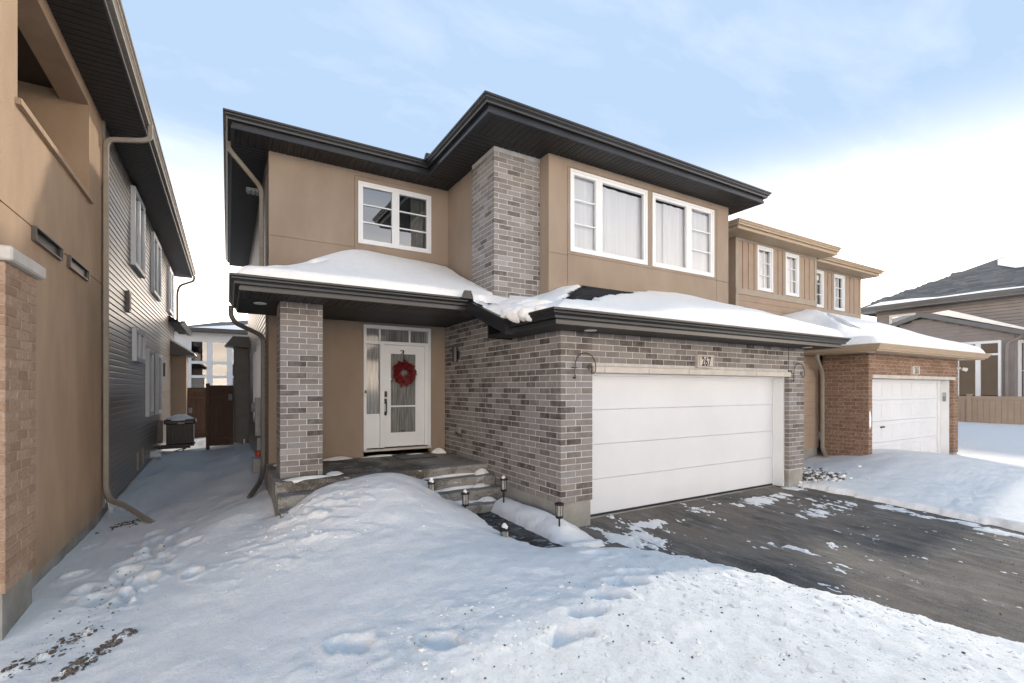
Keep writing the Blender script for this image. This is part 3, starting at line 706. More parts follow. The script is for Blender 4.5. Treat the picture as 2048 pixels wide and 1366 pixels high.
# front wall left, with window and door openings
m_ = MB()
wall(m_, f9, .62, 3.99, .58, 6.09, [(2.144, 3.614, 4.70, 5.885, .16), (2.245, 3.60, .60, 3.15, .14),
     (.62, 2.077 - G_, 4.606 - G_, 4.606 + G_, gd, 1), (2.077 - G_, 2.077 + G_, 4.2, 5.98, gd, 1), (2.077 + G_, 3.614, 5.968, 5.98, gd, 1), (3.7, 3.99, 4.50, 4.512, gd, 1), (3.694, 3.706, 3.9, 4.50, gd, 1)])
wall(m_, fxl(.62), 9.37, 9.93, .2, 6.09)
wall(m_, fxl(3.99), 8.05, 9.37, 3.5, 6.09)
m_.build('stucco_wall', 'stucco', H)
# projecting upper storey
m_ = MB()
W1 = (5.343, 7.289, 4.41, 5.91); W2 = (7.435, 9.375, 4.41, 5.91)
wall(m_, f7, 4.87, 9.9, 3.45, 6.09, [(*W1, .16), (*W2, .16), (5.285 - G_, 5.285 + G_, 3.7, 5.93, gd, 1), (4.87, 5.285 - G_, 4.325, 4.337, gd, 1), (5.285 + G_, 9.483 - G_, 5.93, 5.942, gd, 1),
     (5.285 + G_, 9.483 - G_, 4.352, 4.362, gd, 1), (9.483 - G_, 9.483 + G_, 3.7, 5.93, gd, 1), (9.483 + G_, 9.9, 4.345, 4.357, gd, 1)])
wall(m_, fxl(4.87), 6.94, 7.30, 3.2, 6.09); wall(m_, fxr(9.9), 6.94, 18.8, .1, 6.09)
m_.build('stucco_wall', 'stucco', H)
MB().quad((.62, 18.8, 0), (9.9, 18.8, 0), (9.9, 18.8, 6.1), (.62, 18.8, 6.1)).build('rear_wall', 'siding_grey', H)
MB().box(4.9, 9.88, 7.25, 7.3, 2.5, 3.6).box(4.0, 9.7, 9.3, 9.36, -.2, 3.4).build('partition', 'room', H)
# windows
window(H, f9, 2.144, 3.614, 4.70, 5.885, [(2.19, 2.845, 1, 3), (2.90, 3.568, 1, 3)], proud=.018, gl='glass_dark', fw=.042, sash=.045, curtain=[(3.22, 3.56, 4.74, 5.84, .14, 'drape', .03, .09, 1)])
cz0, cz1 = 4.44, 5.80
window(H, f7, *W1, [(5.385, 6.0, 1, 3), (6.06, 7.245, 1, 1)], proud=.018, gl='glass_soft', fw=.042, sash=.05, curtain=[(5.36, 6.03, cz0, 5.86, .10, 'curtain', .006, .25, 2), (6.03, 6.62, cz0, cz1, .11, 'curtain', .018, .22, 3), (6.60, 7.27, cz0, cz1, .13, 'curtain', .010, .30, 4)])
window(H, f7, *W2, [(7.48, 8.52, 1, 1), (8.58, 9.33, 1, 3)], proud=.018, gl='glass_soft', fw=.042, sash=.05, curtain=[(7.45, 7.9, cz0, cz1, .13, 'curtain', .010, .28, 5), (7.86, 8.55, cz0, cz1, .11, 'curtain', .018, .22, 6), (8.54, 9.36, cz0, 5.84, .10, 'curtain', .006, .25, 7)])

# ---- brickwork
z0b = .335
part_side = MB().box(3.9245, 4.05, 5.40, 6.60, z0b, 2.80).box(3.9245, 4.05, 6.60, 7.02, z0b, 3.02).box(3.9245, 4.05, 7.02, 9.36, z0b, 3.26).build('brick_side_wall', 'mortar', H)
part_front = MB().box(3.9245, 4.4765, 5.3045, 5.399, z0b, 2.735).box(9.4475, 9.9705, 5.3045, 5.6, z0b - .02, 2.735).box(4.477, 9.447, 5.3225, 5.55, 2.245, 2.735).build('brick_front_wall', 'mortar', H)
part_pil = MB().box(.6645, 1.2455, 7.7625, 8.338, .6, 3.215).build('brick_pillar', 'mortar', H)
part_chim = MB().box(3.9245, 4.868, 7.2145, 8.078, 3.1, 6.09).build('brick_pier', 'mortar', H)
bk = Bricks('brick'); CO = BH + BG
qa = BD + BG
alt = lambda i: (0, 0) if i % 2 else (qa, 0)
# garage side (faces -X), its corner bricks alternate with the front's
bk.run('l', 3.92, 5.30, 5.86, z0b, 27, lambda i: (qa, 0, (BL if i % 2 == 0 else .2)) if i % 2 == 0 else (0, 0))
bk.l = []
for i in range(33):
    top = z0b + (i + 1) * CO
    y1 = 9.37
    y0 = 5.30 if i < 27 else 5.30 + (i - 26) * .24 + .36
    bk.run('l', 3.92, y0, y1, z0b + i * CO, 1, lambda k, i=i: ((qa, 0) if i % 2 == 0 else (0, 0)) if i < 27 else (.13 * (i % 2), 0), -3)
for i in range(27):
    zc = z0b + i * CO
    inl = lambda k, i=i: (0, 0) if i % 2 == 0 else (qa, 0)
    bk.run('x', 5.30, 3.92, 4.481, zc, 1, inl, 0)
    bk.run('x', 5.30, 9.443, 9.975, zc, 1, (lambda k: (0, 0)) if i % 2 == 0 else (lambda k: (0, 0, .12)), 0)
    bk.l += [('l', .0, (0, 0, 0), 0)] * 0
for i in range(22, 27):
    bk.run('x', 5.318, 4.489, 9.435, z0b + i * CO + .0, 1, lambda k, i=i: (0, 0) if i % 2 else (0, 0, .13), -4, holes=[(6.705, 7.14, 2.26, 2.49)])
# pillar: front, left and right faces
for i in range(30):
    zc = .60 + i * (2.6 / 30); 
    bk.run('x', 7.758, .66, 1.25, zc, 1, lambda k, i=i: (0, 0) if i % 2 == 0 else (0, 0, .092), 1)
    bk.run('l', .66, 7.758 + qa, 8.35, zc, 1, lambda k, i=i: (0, 0) if i % 2 else (0, 0, .15), 1)
    bk.run('r', 1.25, 7.758 + qa, 8.35, zc, 1, lambda k, i=i: (0, 0) if i % 2 else (0, 0, .15), 1)
for i in range(33):
    zc = 3.16 + i * CO
    if zc + BH > 6.085: break
    bk.run('x', 7.21, 3.92, 4.868, zc, 1, lambda k, i=i: (0, 0) if i % 2 == 0 else (qa, 0), 3)
    bk.run('l', 3.92, 7.21, 8.09, zc, 1, lambda k, i=i: (qa, 0) if i % 2 == 0 else (0, 0), 3)
def bparent(p, ax):
    if p[0] < 2: return part_pil
    if p[1] > 7.2 and p[2] > 3.16 and (ax == 'x' or p[2] > 3.3): return part_chim
    return part_front if ax == 'x' else part_side
bk.emit(bparent, 300)
# foundation, lintel course, plate
for b_ in ((3.94, 4.458, 5.32, 5.63, -.35, z0b - .004), (3.94, 4.1, 5.631, 7.5, -.35, z0b - .004), (9.462, 9.96, 5.32, 5.63, -.35, z0b - .024), (.63, .8, 9.95, 18.8, -.3, .18)): MB().box(*b_).build('foundation', 'concrete', H)
MB().box(4.45, 9.47, 5.56, 5.63, -.3, -.012).build('sill_plate', 'concrete', H)
xs = [4.489, 4.70, 5.60, 6.52, 7.44, 8.36, 9.28, 9.50]
for a, b in zip(xs, xs[1:]): MB().bbox(a + .003, b - .003, 5.285, 5.45, 2.148, 2.240, .006).build('lintel_stone', 'stone', H)
# garage door in its white reveal
gdr = MB().box(4.46, 9.42, 5.64, 5.68, -.005, 2.14).build('garage_door', 'door_white', H)
for k in range(4):
    MB().bbox(4.464, 9.392, 5.605, 5.645, .018 + k * .5275, .018 + (k + 1) * .5275 - .004, .006).build('panel', 'door_white', gdr)
MB().box(4.46, 9.392, 5.60, 5.64, -.012, .016).build('bottom_seal', 'plastic_black', gdr)
tr = MB(); tr.box(9.395, 9.445, 5.585, 5.66, -.01, 2.09); tr.box(9.412, 9.441, 5.395, 5.585, -.01, 2.147); tr.box(4.483, 4.50, 5.395, 5.60, -.01, 2.147); tr.box(4.50, 9.411, 5.58, 5.604, 2.085, 2.147); tr.box(4.50, 9.411, 5.47, 5.58, 2.115, 2.146)
tr.build('door_jamb', 'white', H)
# number plate
pl = MB().bbox(6.715, 7.130, 5.262, 5.32, 2.268, 2.482, .008).build('number_plate', 'stone', H)
fr = MB()
for a, b, c, d in ((6.742, 7.103, 2.452, 2.458), (6.742, 7.103, 2.292, 2.298), (6.742, 6.748, 2.298, 2.452), (7.097, 7.103, 2.298, 2.452)): fr.box(a, b, 5.2585, 5.2625, c, d)
fr.build('border', 'ink', pl)
link('digits', text_mesh('267', .205, fy(5.262), 6.922, 2.375, 0, .72, .003, .005), 'ink', pl)
# small soffit lights, hose bib
for p in ((4.26, 5.08, 2.706), (9.62, 5.05, 2.706), (.42, 8.1, 3.186)):
    MB().cyl((p[0], p[1], p[2]), (p[0], p[1], p[2] + .02), .085, .09, 20).build('downlight', 'lamp_lens', H)
hb = MB().box(3.86, 3.92, 8.55, 8.66, 1.05, 1.17).build('hose_bib', 'meter_grey', H); MB().cyl((3.84, 8.6, 1.08), (3.84, 8.6, 1.02), .025).build('valve', 'plastic_black', hb)

# ---- entrance door
dr = MB()
D0, D1 = 2.245, 3.60; fdo = fy(9.40)
ub(dr, fdo, D0, D0 + .052, .735, 3.15, -.055, .08); ub(dr, fdo, D1 - .052, D1, .735, 3.15, -.055, .08); ub(dr, fdo, D0 + .052, D1 - .052, 3.085, 3.15, -.055, .08)
ub(dr, fdo, D0 + .052, D1 - .052, 2.785, 2.845, -.04, .08); ub(dr, fdo, 2.565, 2.645, .76, 2.785, -.04, .08); ub(dr, fdo, 3.482, D1 - .052, .76, 2.785, -.02, .08)
DF = dr.build('front_door', 'white', H)
ub(MB(), fdo, D0 - .01, D1 + .01, .70, .74, -.075, .1).build('sill', 'stone', DF)
for u in (2.568, 3.172): ub(MB(), fdo, u - .016, u + .016, 2.845, 3.085, .0, .05).build('muntin', 'white', DF)
ub(MB(), fdo, D0 + .052, 2.565, .76, 1.38, .012, .05).build('sidelight_panel', 'white', DF)
ub(MB(), fdo, D0 + .06, 2.555, 1.38, 1.425, -.005, .05).build('rail', 'white', DF)
leaf = MB(); L0, L1 = 2.648, 3.480
ub(leaf, fdo, L0, 2.778, .765, 2.782, .015, .06); ub(leaf, fdo, 3.301, L1, .765, 2.782, .015, .06); ub(leaf, fdo, 2.778, 3.301, .765, 1.035, .015, .06); ub(leaf, fdo, 2.778, 3.301, 2.617, 2.782, .015, .06)
leaf.build('door_leaf', 'white', DF)
md = MB()
for a, b, c, d in ((2.762, 2.786, 1.02, 2.632), (3.293, 3.317, 1.02, 2.632), (2.786, 3.293, 1.02, 1.043), (2.786, 3.293, 2.609, 2.632)): ub(md, fdo, a, b, c, d, .004, .0155)
md.build('glass_bead', 'white', DF)
for z in (2.102, 1.566): ub(MB(), fdo, 2.778, 3.301, z - .016, z + .016, .012, .04).build('muntin', 'white', DF)
gl_ = []
def frosted(name):
    m = bpy.data.materials.new(name); m.use_nodes = True; n = m.node_tree; b = n.nodes['Principled BSDF']
    g = n.nodes.new('ShaderNodeNewGeometry'); mpn = n.nodes.new('ShaderNodeMapping'); mpn.inputs['Scale'].default_value = (34, 34, 1.6)
    n.links.new(g.outputs['Position'], mpn.inputs[0])
    t = n.nodes.new('ShaderNodeTexNoise'); t.inputs['Scale'].default_value = 1.4; t.inputs['Detail'].default_value = 3; t.inputs['Distortion'].default_value = .8
    n.links.new(mpn.outputs[0], t.inputs['Vector'])
    r = n.nodes.new('ShaderNodeValToRGB'); e = r.color_ramp.elements; e[0].position = .32; e[0].color = (.10, .10, .095, 1); e[1].position = .66; e[1].color = (.25, .25, .24, 1)
    n.links.new(t.outputs['Fac'], r.inputs[0]); n.links.new(r.outputs[0], b.inputs['Base Color'])
    b.inputs['Roughness'].default_value = .08; b.inputs['Specular IOR Level'].default_value = .6
    MATS[name] = m
frosted('rain_glass')
for a, b, c, d in ((2.778, 3.301, 1.035, 1.55), (2.778, 3.301, 1.582, 2.086), (2.778, 3.301, 2.118, 2.617), (D0 + .052, 2.565, 1.425, 2.785), (D0 + .052, 2.552, 2.845, 3.085), (2.584, 3.156, 2.845, 3.085), (3.188, D1 - .052, 2.845, 3.085)):
    ub(MB(), fdo, a, b, c, d, .03, .04).build('pane', 'rain_glass', DF)
hd = MB(); ubb(hd, fdo, 2.655, 2.705, 1.75, 1.865, -.02, .02, .006); ubb(hd, fdo, 2.655, 2.705, 1.62, 1.72, -.015, .02, .006); ubb(hd, fdo, 2.66, 2.70, 1.39, 1.46, -.015, .02, .006)
hd.sweep([(math.cos(a) * .012, math.sin(a) * .012) for a in np.linspace(0, 6.283, 9)[:-1]], curve_path([fdo(2.68, 1.66, -.01), fdo(2.68, 1.64, -.06), fdo(2.68, 1.45, -.06), fdo(2.68, 1.42, -.01)], 4, .03))
hd.build('handle', 'plastic_black', DF)
bl = MB(); ubb(bl, fdo, 2.262, 2.292, 1.83, 1.885, -.075, -.05, .004); bl = bl.build('doorbell', 'plastic_black', DF); ubb(MB(), fdo, 2.262, 2.292, 1.755, 1.829, -.073, -.05, .004).build('button_plate', 'white', bl)
ub(MB(), fdo, 3.0, 3.07, 1.06, 1.085, .022, .03).build('label_sticker', 'plastic_black', DF)

# ---- porch slab and steps
ps = thing('porch_steps', 'concrete porch slab with three wet, icy steps below the front door', 'steps', (2.2, 8, 0))
def tread(x0, x1, y0, y1, z0, z1, name):
    mb = MB(); c = .02
    pr = [(y0, z0), (y0, z1 - .07), (y0 - .012, z1 - .065), (y0 - .012, z1 - c), (y0 - .012 + c, z1), (y1, z1), (y1, z0)]
    mb.prism([(x0, p, q_) for p, q_ in pr], (x1 - x0, 0, 0)); return mb.build(name, 'wet_concrete', ps)
tread(.575, 3.915, 7.45, 9.375, -.3, .605, 'slab'); tread(.585, 3.90, 7.15, 7.449, -.3, .455, 'step'); tread(.595, 3.88, 6.85, 7.149, -.3, .30, 'step'); tread(2.5, 3.7, 6.55, 6.849, -.3, .14, 'step')
MB().box(2.75, 3.45, 8.62, 9.22, .606, .622).build('doormat', 'plastic_black', ps)
# snow lying on porch and steps
def snow_blob(mb, cx, cy, z, rx, ry, h, seed=0, n=26, k=10):
    vs = []; 
    a0 = seed * 1.7
    for j in range(k + 1):
        q_ = j / k
        for i in range(n):
            a = 2 * math.pi * i / n
            rad = 1 + .25 * math.sin(2 * a + a0) + .14 * math.sin(5 * a + 2 * a0) + .08 * math.sin(9 * a + a0)
            hh = h * (1 - q_ ** 2.2) * (1 + .18 * math.sin(4 * a + 3 * q_ + a0)) + (0 if j < k else -.02)
            vs.append((cx + rx * rad * q_ * math.cos(a), cy + ry * rad * q_ * math.sin(a), z + hh))
    mb.add(vs, [(j * n + i, j * n + (i + 1) % n, (j + 1) * n + (i + 1) % n, (j + 1) * n + i) for j in range(k) for i in range(n)]); return mb
sb = MB()
for (cx, cy, z, rx, ry, h) in ((1.0, 7.55, .605, .35, .09, .035), (1.75, 9.28, .605, .34, .08, .05), (2.55, 9.28, .605, .35, .05, .03), (3.2, 9.15, .605, .28, .06, .03), (3.72, 9.2, .605, .14, .12, .09), (1.42, 7.75, .605, .16, .14, .035),
                               (3.2, 7.4, .455, .5, .05, .035), (3.75, 7.36, .455, .13, .08, .08), (3.2, 7.1, .30, .45, .05, .04), (3.6, 7.08, .30, .2, .05, .05), (3.1, 6.8, .14, .4, .06, .04), (3.55, 6.75, .14, .16, .08, .06), (.75, 9.1, .605, .1, .12, .03)):
    snow_blob(sb, cx, cy, z - .004, rx, ry, h, cx * 7 + cy)
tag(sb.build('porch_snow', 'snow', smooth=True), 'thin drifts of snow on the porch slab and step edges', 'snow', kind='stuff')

# ---- eaves of the upper roof
UZ = 6.08; fh = .215
upath = [(.06, 18.9), (.06, 8.87), (3.38, 8.87), (3.38, 6.39), (10.36, 6.39), (10.36, 19.2)]
eaves(H, upath, UZ, fh, 'black_metal', 'fascia', side=1)
soffit(H, .07, 3.99, 8.88, 9.37, UZ, 'y', 'soffit', .115)
soffit(H, .07, .62, 9.38, 18.8, UZ, 'x', 'soffit', .115)
soffit(H, 3.39, 3.99, 7.0, 8.87, UZ, 'x', 'soffit', .115)
soffit(H, 3.39, 10.35, 6.40, 6.995, UZ, 'y', 'soffit', .115)
soffit(H, 9.9, 10.35, 7.0, 18.8, UZ, 'x', 'soffit', .6)
soffit(H, 4.0, 4.87, 6.997, 7.22, UZ, 'y', 'soffit', .115)
for p in ((.42, 11.4),):
    v_ = MB().box(p[0] - .09, p[0] + .19, p[1] - .12, p[1] + .12, UZ - .03, UZ - .007).build('soffit_vent', 'white', H)
    for k in range(3): MB().box(p[0] - .07 + .08 * k, p[0] - .01 + .08 * k, p[1] - .1, p[1] + .1, UZ - .07, UZ - .031).build('louvre', 'white', v_)
# hip roofs (one behind the projecting front, one over the body)
def hip(x0, x1, y0, y1, z, p, mb, th=.0):
    wx, wy = x1 - x0, y1 - y0; s = min(wx, wy) / 2; zr = z + s * p
    if wx < wy: r0, r1 = (x0 + s, y0 + s, zr), (x0 + s, y1 - s, zr)
    else: r0, r1 = (x0 + s, y0 + s, zr), (x1 - s, y0 + s, zr)
    a, b, c, d = (x0, y0, z), (x1, y0, z), (x1, y1, z), (x0, y1, z)
    if wx < wy: mb.poly([a, b, r0]); mb.poly([b, c, r1, r0]); mb.poly([c, d, r1]); mb.poly([d, a, r0, r1])
    else: mb.poly([a, b, r1, r0]); mb.poly([b, c, r1]); mb.poly([c, d, r0, r1]); mb.poly([d, a, r0])
    return mb
rf = MB(); hip(0.02, 10.42, 8.82, 19.0, UZ + fh - .02, .42, rf); hip(3.34, 10.40, 6.35, 15, UZ + fh - .018, .42, rf); rf.build('roof', 'shingle', H)
sn = MB(); hip(.08, 10.38, 8.9, 18.9, UZ + fh + .03, .42, sn); hip(3.5, 10.3, 6.75, 15, UZ + fh + .0, .42, sn)
tag(sn.build('roof_snow', 'snow'), 'snow sheet on the upper hip roof of the taupe stucco house', 'snow', kind='stuff')
# gutter end at the inside corner
MB().prism([(3.22, 8.70, 6.27), (3.42, 8.70, 6.27), (3.40, 8.70, 6.42), (3.26, 8.70, 6.42)], (0, .06, 0)).build('splash_guard', 'black_metal', H)

# ---- lower roofs: porch hip, garage hip and the valley between
PZ = 3.20; PE = 3.375; GZF = 2.72; GE = 2.885; PI = .42
def roof_low(x, y):
    zp = PE + PI * np.minimum(y - 7.03, x - .03)
    zg = GE + PI * np.minimum(np.minimum(y - 4.67, x - 3.37), 10.48 - x)
    z = np.where(x < 3.37, zp, np.maximum(zg, np.where(y > 5.8, zp, -9)))
    return z
eaves(H, [(.14, 9.32), (.14, 7.15), (3.36, 7.15)], PZ, .175, 'black_metal', 'fascia', side=1)
eaves(H, [(3.48, 5.98), (3.48, 4.80), (10.35, 4.80), (10.35, 9.3)], GZF, .17, 'black_metal', 'fascia', side=1)
rk = MB()     # raked fascia that drops from the porch eave to the garage eave
plan_sweep(rk, [(-.03, -.17), (.10, -.17), (.10, .03), (-.03, .03)], [(3.45, 7.20, PE - .01), (3.45, 5.84, GE - .03)], 1); rk.build('rake_fascia', 'black_metal', H)
MB().prism([(3.22, 6.98, PE - .01), (3.40, 6.98, PE - .01), (3.38, 6.98, PE + .12), (3.27, 6.98, PE + .12)], (0, .05, 0)).build('splash_guard', 'black_metal', H)
soffit(H, .15, 3.91, 7.16, 7.76, PZ, 'y', 'soffit', .115); soffit(H, .15, 3.91, 7.765, 9.365, PZ + .004, 'x', 'soffit', .115)
soffit(H, 3.49, 10.34, 4.81, 5.30, GZF, 'y', 'soffit', .115); soffit(H, 3.49, 3.92, 5.305, 6.6, GZF + .003, 'x', 'soffit', .115); soffit(H, 9.97, 10.34, 5.31, 9.2, GZF, 'x', 'soffit', .4)
bd = MB().box(3.49, 3.93, 6.6, 6.63, 2.7, 3.25).build('bulkhead', 'black_metal', H)
# roof deck
dk = MB()
def roof_quad(pts): dk.poly([(x, y, float(roof_low(np.array(x * 1.0), np.array(y * 1.0))) - .03) for x, y in pts])
hp = (2.37, 9.37)
dk.poly([(.05, 7.05, PE - .03), (3.37, 7.05, PE - .03), (4.0, 7.05, PE - .03), (4.0, 9.37, PE + PI * 2.34 - .03), (2.37, 9.37, PE + PI * 2.34 - .03)])
dk.poly([(.05, 7.05, PE - .03), (2.37, 9.37, PE + PI * 2.34 - .03), (.05, 9.37, PE - .03)])
dk.poly([(3.38, 5.88, GE - .03), (4.72, 7.22, GE + PI * 1.35 - .03), (3.9, 7.22, GE + PI * 1.35 - .03), (3.38, 7.05, PE - .03)])
dk.poly([(3.39, 4.69, GE - .03), (10.46, 4.69, GE - .03), (8.1, 7.05, GE + PI * 2.36 - .03), (5.75, 7.05, GE + PI * 2.36 - .03)])
dk.poly([(3.39, 4.69, GE - .03), (5.75, 7.05, GE + PI * 2.36 - .03), (4.5, 7.05, GE + PI * 1.1 - .03), (3.39, 5.88, GE - .03)])
dk.poly([(10.46, 4.69, GE - .03), (10.46, 9.3, GE - .03), (8.1, 9.3, GE + PI * 2.36 - .03), (8.1, 7.05, GE + PI * 2.36 - .03)])
dk.poly([(.14, 9.33, 3.2), (.62, 9.33, 3.2), (.62, 9.33, 3.62), (.05, 9.33, PE)])
dk = dk.build('lower_roof', 'shingle', H)
# shingle courses where the snow has slid off: pieces laid on the slopes
def shingles(parent, o, du, dv, nu, nv, w, h, m, keep=None, name='shingle'):
    """rows of tabs on a slope: o origin, du unit along the eave, dv unit up the slope"""
    o, du, dv = Vector(o), Vector(du), Vector(dv); nn = du.cross(dv).normalized(); nn = nn if nn.z > 0 else -nn
    cache = []
    for t in range(10):
        mb = MB(); L = w - .004; a = random.uniform(.0, .006)
        pts = [Vector((0, 0, 0)), du * L, du * L + dv * h * 1.25, dv * h * 1.25]
        lo = [p + nn * .002 for p in pts]; hi = [pts[0] + nn * (.011 + a), pts[1] + nn * (.011 + a), pts[2] + nn * .004, pts[3] + nn * .004]
        mb.add(lo + hi, [(0, 1, 5, 4), (4, 5, 6, 7), (1, 2, 6, 5), (3, 0, 4, 7)], (t + .5) / 10); me = mb.mesh(name); me.materials.append(MATS[m]); cache.append(me)
    for j in range(nv):
        for i in range(nu):
            p = o + du * (i * w + (j % 2) * w * .5 + .2 * w * ((j * 7) % 3)) + dv * (j * h)
            if keep and not keep(p): continue
            link(name, random.choice(cache), None, parent, at=tuple(p))
sl = 1 / math.sqrt(1 + PI * PI)
upF = (0, sl, PI * sl); upL = (sl, 0, PI * sl)
onF = lambda x, y: GE + PI * (y - 4.67) - .028
shingles(dk, (3.4, 4.72, onF(0, 4.72)), (1, 0, 0), upF, 42, 19, .17, .13, 'shingle', lambda p: 0 < (p.x - 3.37) - (p.y - 4.67) and 5.0 < p.y < 6.9 and (p.x - 3.37) - (p.y - 4.67) < .55 + .9 * (p.y - 5.1))
shingles(dk, (3.4, 4.8, GE - .02), (0, 1, 0), upL, 14, 18, .17, .13, 'shingle', lambda p: (p.x - 3.37) - (p.y - 4.67) < 0 and (p.x - 3.37) - (p.y - 4.67) > -.7 and 4.95 < p.y < 6.9 and p.x > 3.7)
shingles(dk, (.1, 7.06, PE - .018), (1, 0, 0), upF, 20, 20, .17, .13, 'shingle', lambda p: 0 < (p.x - .03) - (p.y - 7.03) < .7 and p.y < 9.3)
shingles(dk, (3.4, 5.95, PE + PI * (5.95 - 7.03) - .02), (1, 0, 0), upF, 5, 9, .17, .13, 'shingle', lambda p: (p.x - 3.37) < (p.y - 5.87) + .05)
# snow lying on the lower roofs, as thick as the photo shows it; bare where the field drops below the shingles
gx = np.arange(.0, 10.56, .045); gy = np.arange(4.60, 9.37, .045); SX, SY = np.meshgrid(gx, gy)
rz = roof_low(SX, SY)
droop = SX < -99
rz = np.where(droop, GE - .35 * (3.40 - SX) ** 1.3 + .02, rz)
T = .10 + .03 * fbm(SX * 1.2, SY * 1.2, 3, 81)
hipd = (SX - .03) - (SY - 7.03)
nz8 = .10 * fbm(SX * 5, SY * 5, 4, 83)
nzr = .16 * fbm(SX * 2.2, SY * 9, 4, 85)
T = np.where((SX < 4.0) & (SY > 7), T + .15 * np.exp(-((SX - 1.8) / .8) ** 2 - ((SY - 9.0) / .9) ** 2) + .08 * np.exp(-((SX - 3.1) / .9) ** 2 - ((SY - 9.3) / .6) ** 2), T)
bare = (1 - sstep(np.abs(hipd - .05), .10, .22)) * (1 - sstep(SY + nz8 * 2, 7.9, 8.25)) * sstep(SY, 7.25, 7.45) * (SX < 2.4)
bare = np.maximum(bare, (1 - sstep(SX + nz8, 1.0, 1.3)) * sstep(SY, 9.0, 9.2) * 0)
a_g = (SX - 3.37) - (SY - 4.67); h_g = SY - 4.67
front = (SX > 3.4) & (a_g > -.05)
thin = front & (SX < 8)
T = np.where((SX > 3.45) & (a_g <= 0) & (SY < 7) & (SX - 3.37 > SY - 5.87), T * (.25 + .75 * sstep(-a_g, .0, .6)), T)
T = np.where(thin, T * (1 - .62 * (1 - sstep(a_g, 1.0, 2.6))), T)
bare = np.where(thin, np.maximum(bare, sstep(.30 + .72 * (h_g - .52) + nzr * 1.5 - a_g, 0, .10) * sstep(h_g + nz8, .48, .62)), bare)
bare = np.where(thin, np.maximum(bare, sstep(h_g - 2.08 - .03 * a_g + nzr * .4, 0, .1) * (1 - sstep(SX, 6.6, 7.3))), bare)
bare = np.where((SX > 3.4) & (a_g <= .0) & (a_g > -.45) & (SY < 7), np.maximum(bare, sstep(h_g, .6, .8) * sstep(a_g + nzr, -.2, -.08)), bare)
rkd = np.abs((SX - 3.56) - (6.75 - SY) * .18)
bare = np.where((SX > 3.38) & (SX < 4.0), np.maximum(bare, (1 - sstep(rkd + nz8 * .5, .05, .11)) * sstep(SY, 6.15, 6.3) * (1 - sstep(SY, 6.85, 7.0))), bare)
bare = np.where((SX > 3.4) & (SX < 4.2) & (SY > 6.75) & (SY < 7.25) , np.maximum(bare, (1 - sstep(np.abs(SY - 7.21 + (SX - 3.92) * 0) + nz8, .10, .16)) * sstep(SX, 3.8, 3.92)), bare)
T = np.where((SX > 3.3) & (SX < 4.6) & (SY < 6.6), T + .10 * np.exp(-((SX - 3.37 - (SY - 5.87)) / .3) ** 2), T)
T = np.where(droop, .09 + .05 * fbm(SX * 9, SY * 9, 3, 91), T)
T = np.where((SX > 6), T + .07 * np.exp(-((SX - 8.5) / 1.5) ** 2 - ((SY - 5.6) / .6) ** 2), T)
T = T + .05 * np.exp(-((SX - 7.9) / .14) ** 2 - ((SY - 4.95) / .1) ** 2)
# edges
ed = np.minimum(SX - .10, 9.36 - SY + 1)
ed = np.where(SX < 3.30, np.minimum(ed, SY - 7.10), ed); ed = np.where(SX >= 3.30, np.minimum(np.minimum(SY - 4.75, 10.40 - SX), np.where(SY < 7.0, np.where(droop, 9, SX - 3.44), 9)), ed)
T = T * sstep(ed, -.03, .09) - .05 * (1 - sstep(ed, -.04, .0))
T = T * (1 - bare) - .075 * bare
sz = rz + T
ok = (ed > -.045) & ~((SX > 4.0) & (SY > 7.23) & (SX < 9.9)) & ~((SX > 4.9) & (SY > 6.96) & (SX < 9.88)) & ~((SX > 3.94) & (SX < 4.86) & (SY > 7.24)) | droop
ok = ok & ~((SX >= 3.96) & (SY > 7.3) & (SX < 9.9))
q = len(gx)
fcs = [(j * q + i, j * q + i + 1, (j + 1) * q + i + 1, (j + 1) * q + i) for j in range(len(gy) - 1) for i in range(q - 1) if ok[j, i] and ok[j + 1, i] and ok[j, i + 1] and ok[j + 1, i + 1]]
me = bpy.data.meshes.new('roof_snow'); me.from_pydata(np.stack([SX.ravel(), SY.ravel(), sz.ravel()], 1).tolist(), [], fcs)
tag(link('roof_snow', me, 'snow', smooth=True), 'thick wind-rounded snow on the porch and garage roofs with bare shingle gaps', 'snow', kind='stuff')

ov = MB()
def lump(mb, c, r, seed, n=22, k=14):
    vs = []
    for j in range(k + 1):
        th = math.pi * j / k
        for i in range(n):
            a = 2 * math.pi * i / n; d = Vector((math.sin(th) * math.cos(a), math.sin(th) * math.sin(a), math.cos(th)))
            f = 1 + .08 * math.sin(3 * d.x * 2 + seed) * math.sin(2.5 * d.y * 2 + 2 * seed) + .03 * math.sin(7 * d.z + 5 * d.x + seed) + .02 * math.sin(11 * d.y + 9 * d.x + 3 * seed)
            vs.append((c[0] + r[0] * d.x * f, c[1] + r[1] * d.y * f, c[2] + r[2] * d.z * f))
    mb.add(vs, [(j * n + i, j * n + (i + 1) % n, (j + 1) * n + (i + 1) % n, (j + 1) * n + i) for j in range(k) for i in range(n)])
for (x, y, z, rx, ry, rz_) in ((3.50, 5.62, 2.93, .22, .24, .12), (3.47, 5.38, 2.915, .17, .22, .10), (3.55, 5.16, 2.93, .16, .20, .08), (3.62, 5.86, 2.98, .26, .22, .13), (3.72, 5.55, 3.02, .26, .42, .12), (3.42, 5.30, 2.87, .07, .08, .07), (3.62, 6.08, 3.02, .20, .22, .11), (3.85, 5.95, 3.12, .3, .3, .11), (3.75, 6.35, 3.11, .26, .32, .10), (4.05, 6.3, 3.2, .34, .3, .11), (3.55, 6.0, 2.96, .16, .2, .10)): lump(ov, (x, y, z), (rx, ry, rz_), x * 13 + y * 5)
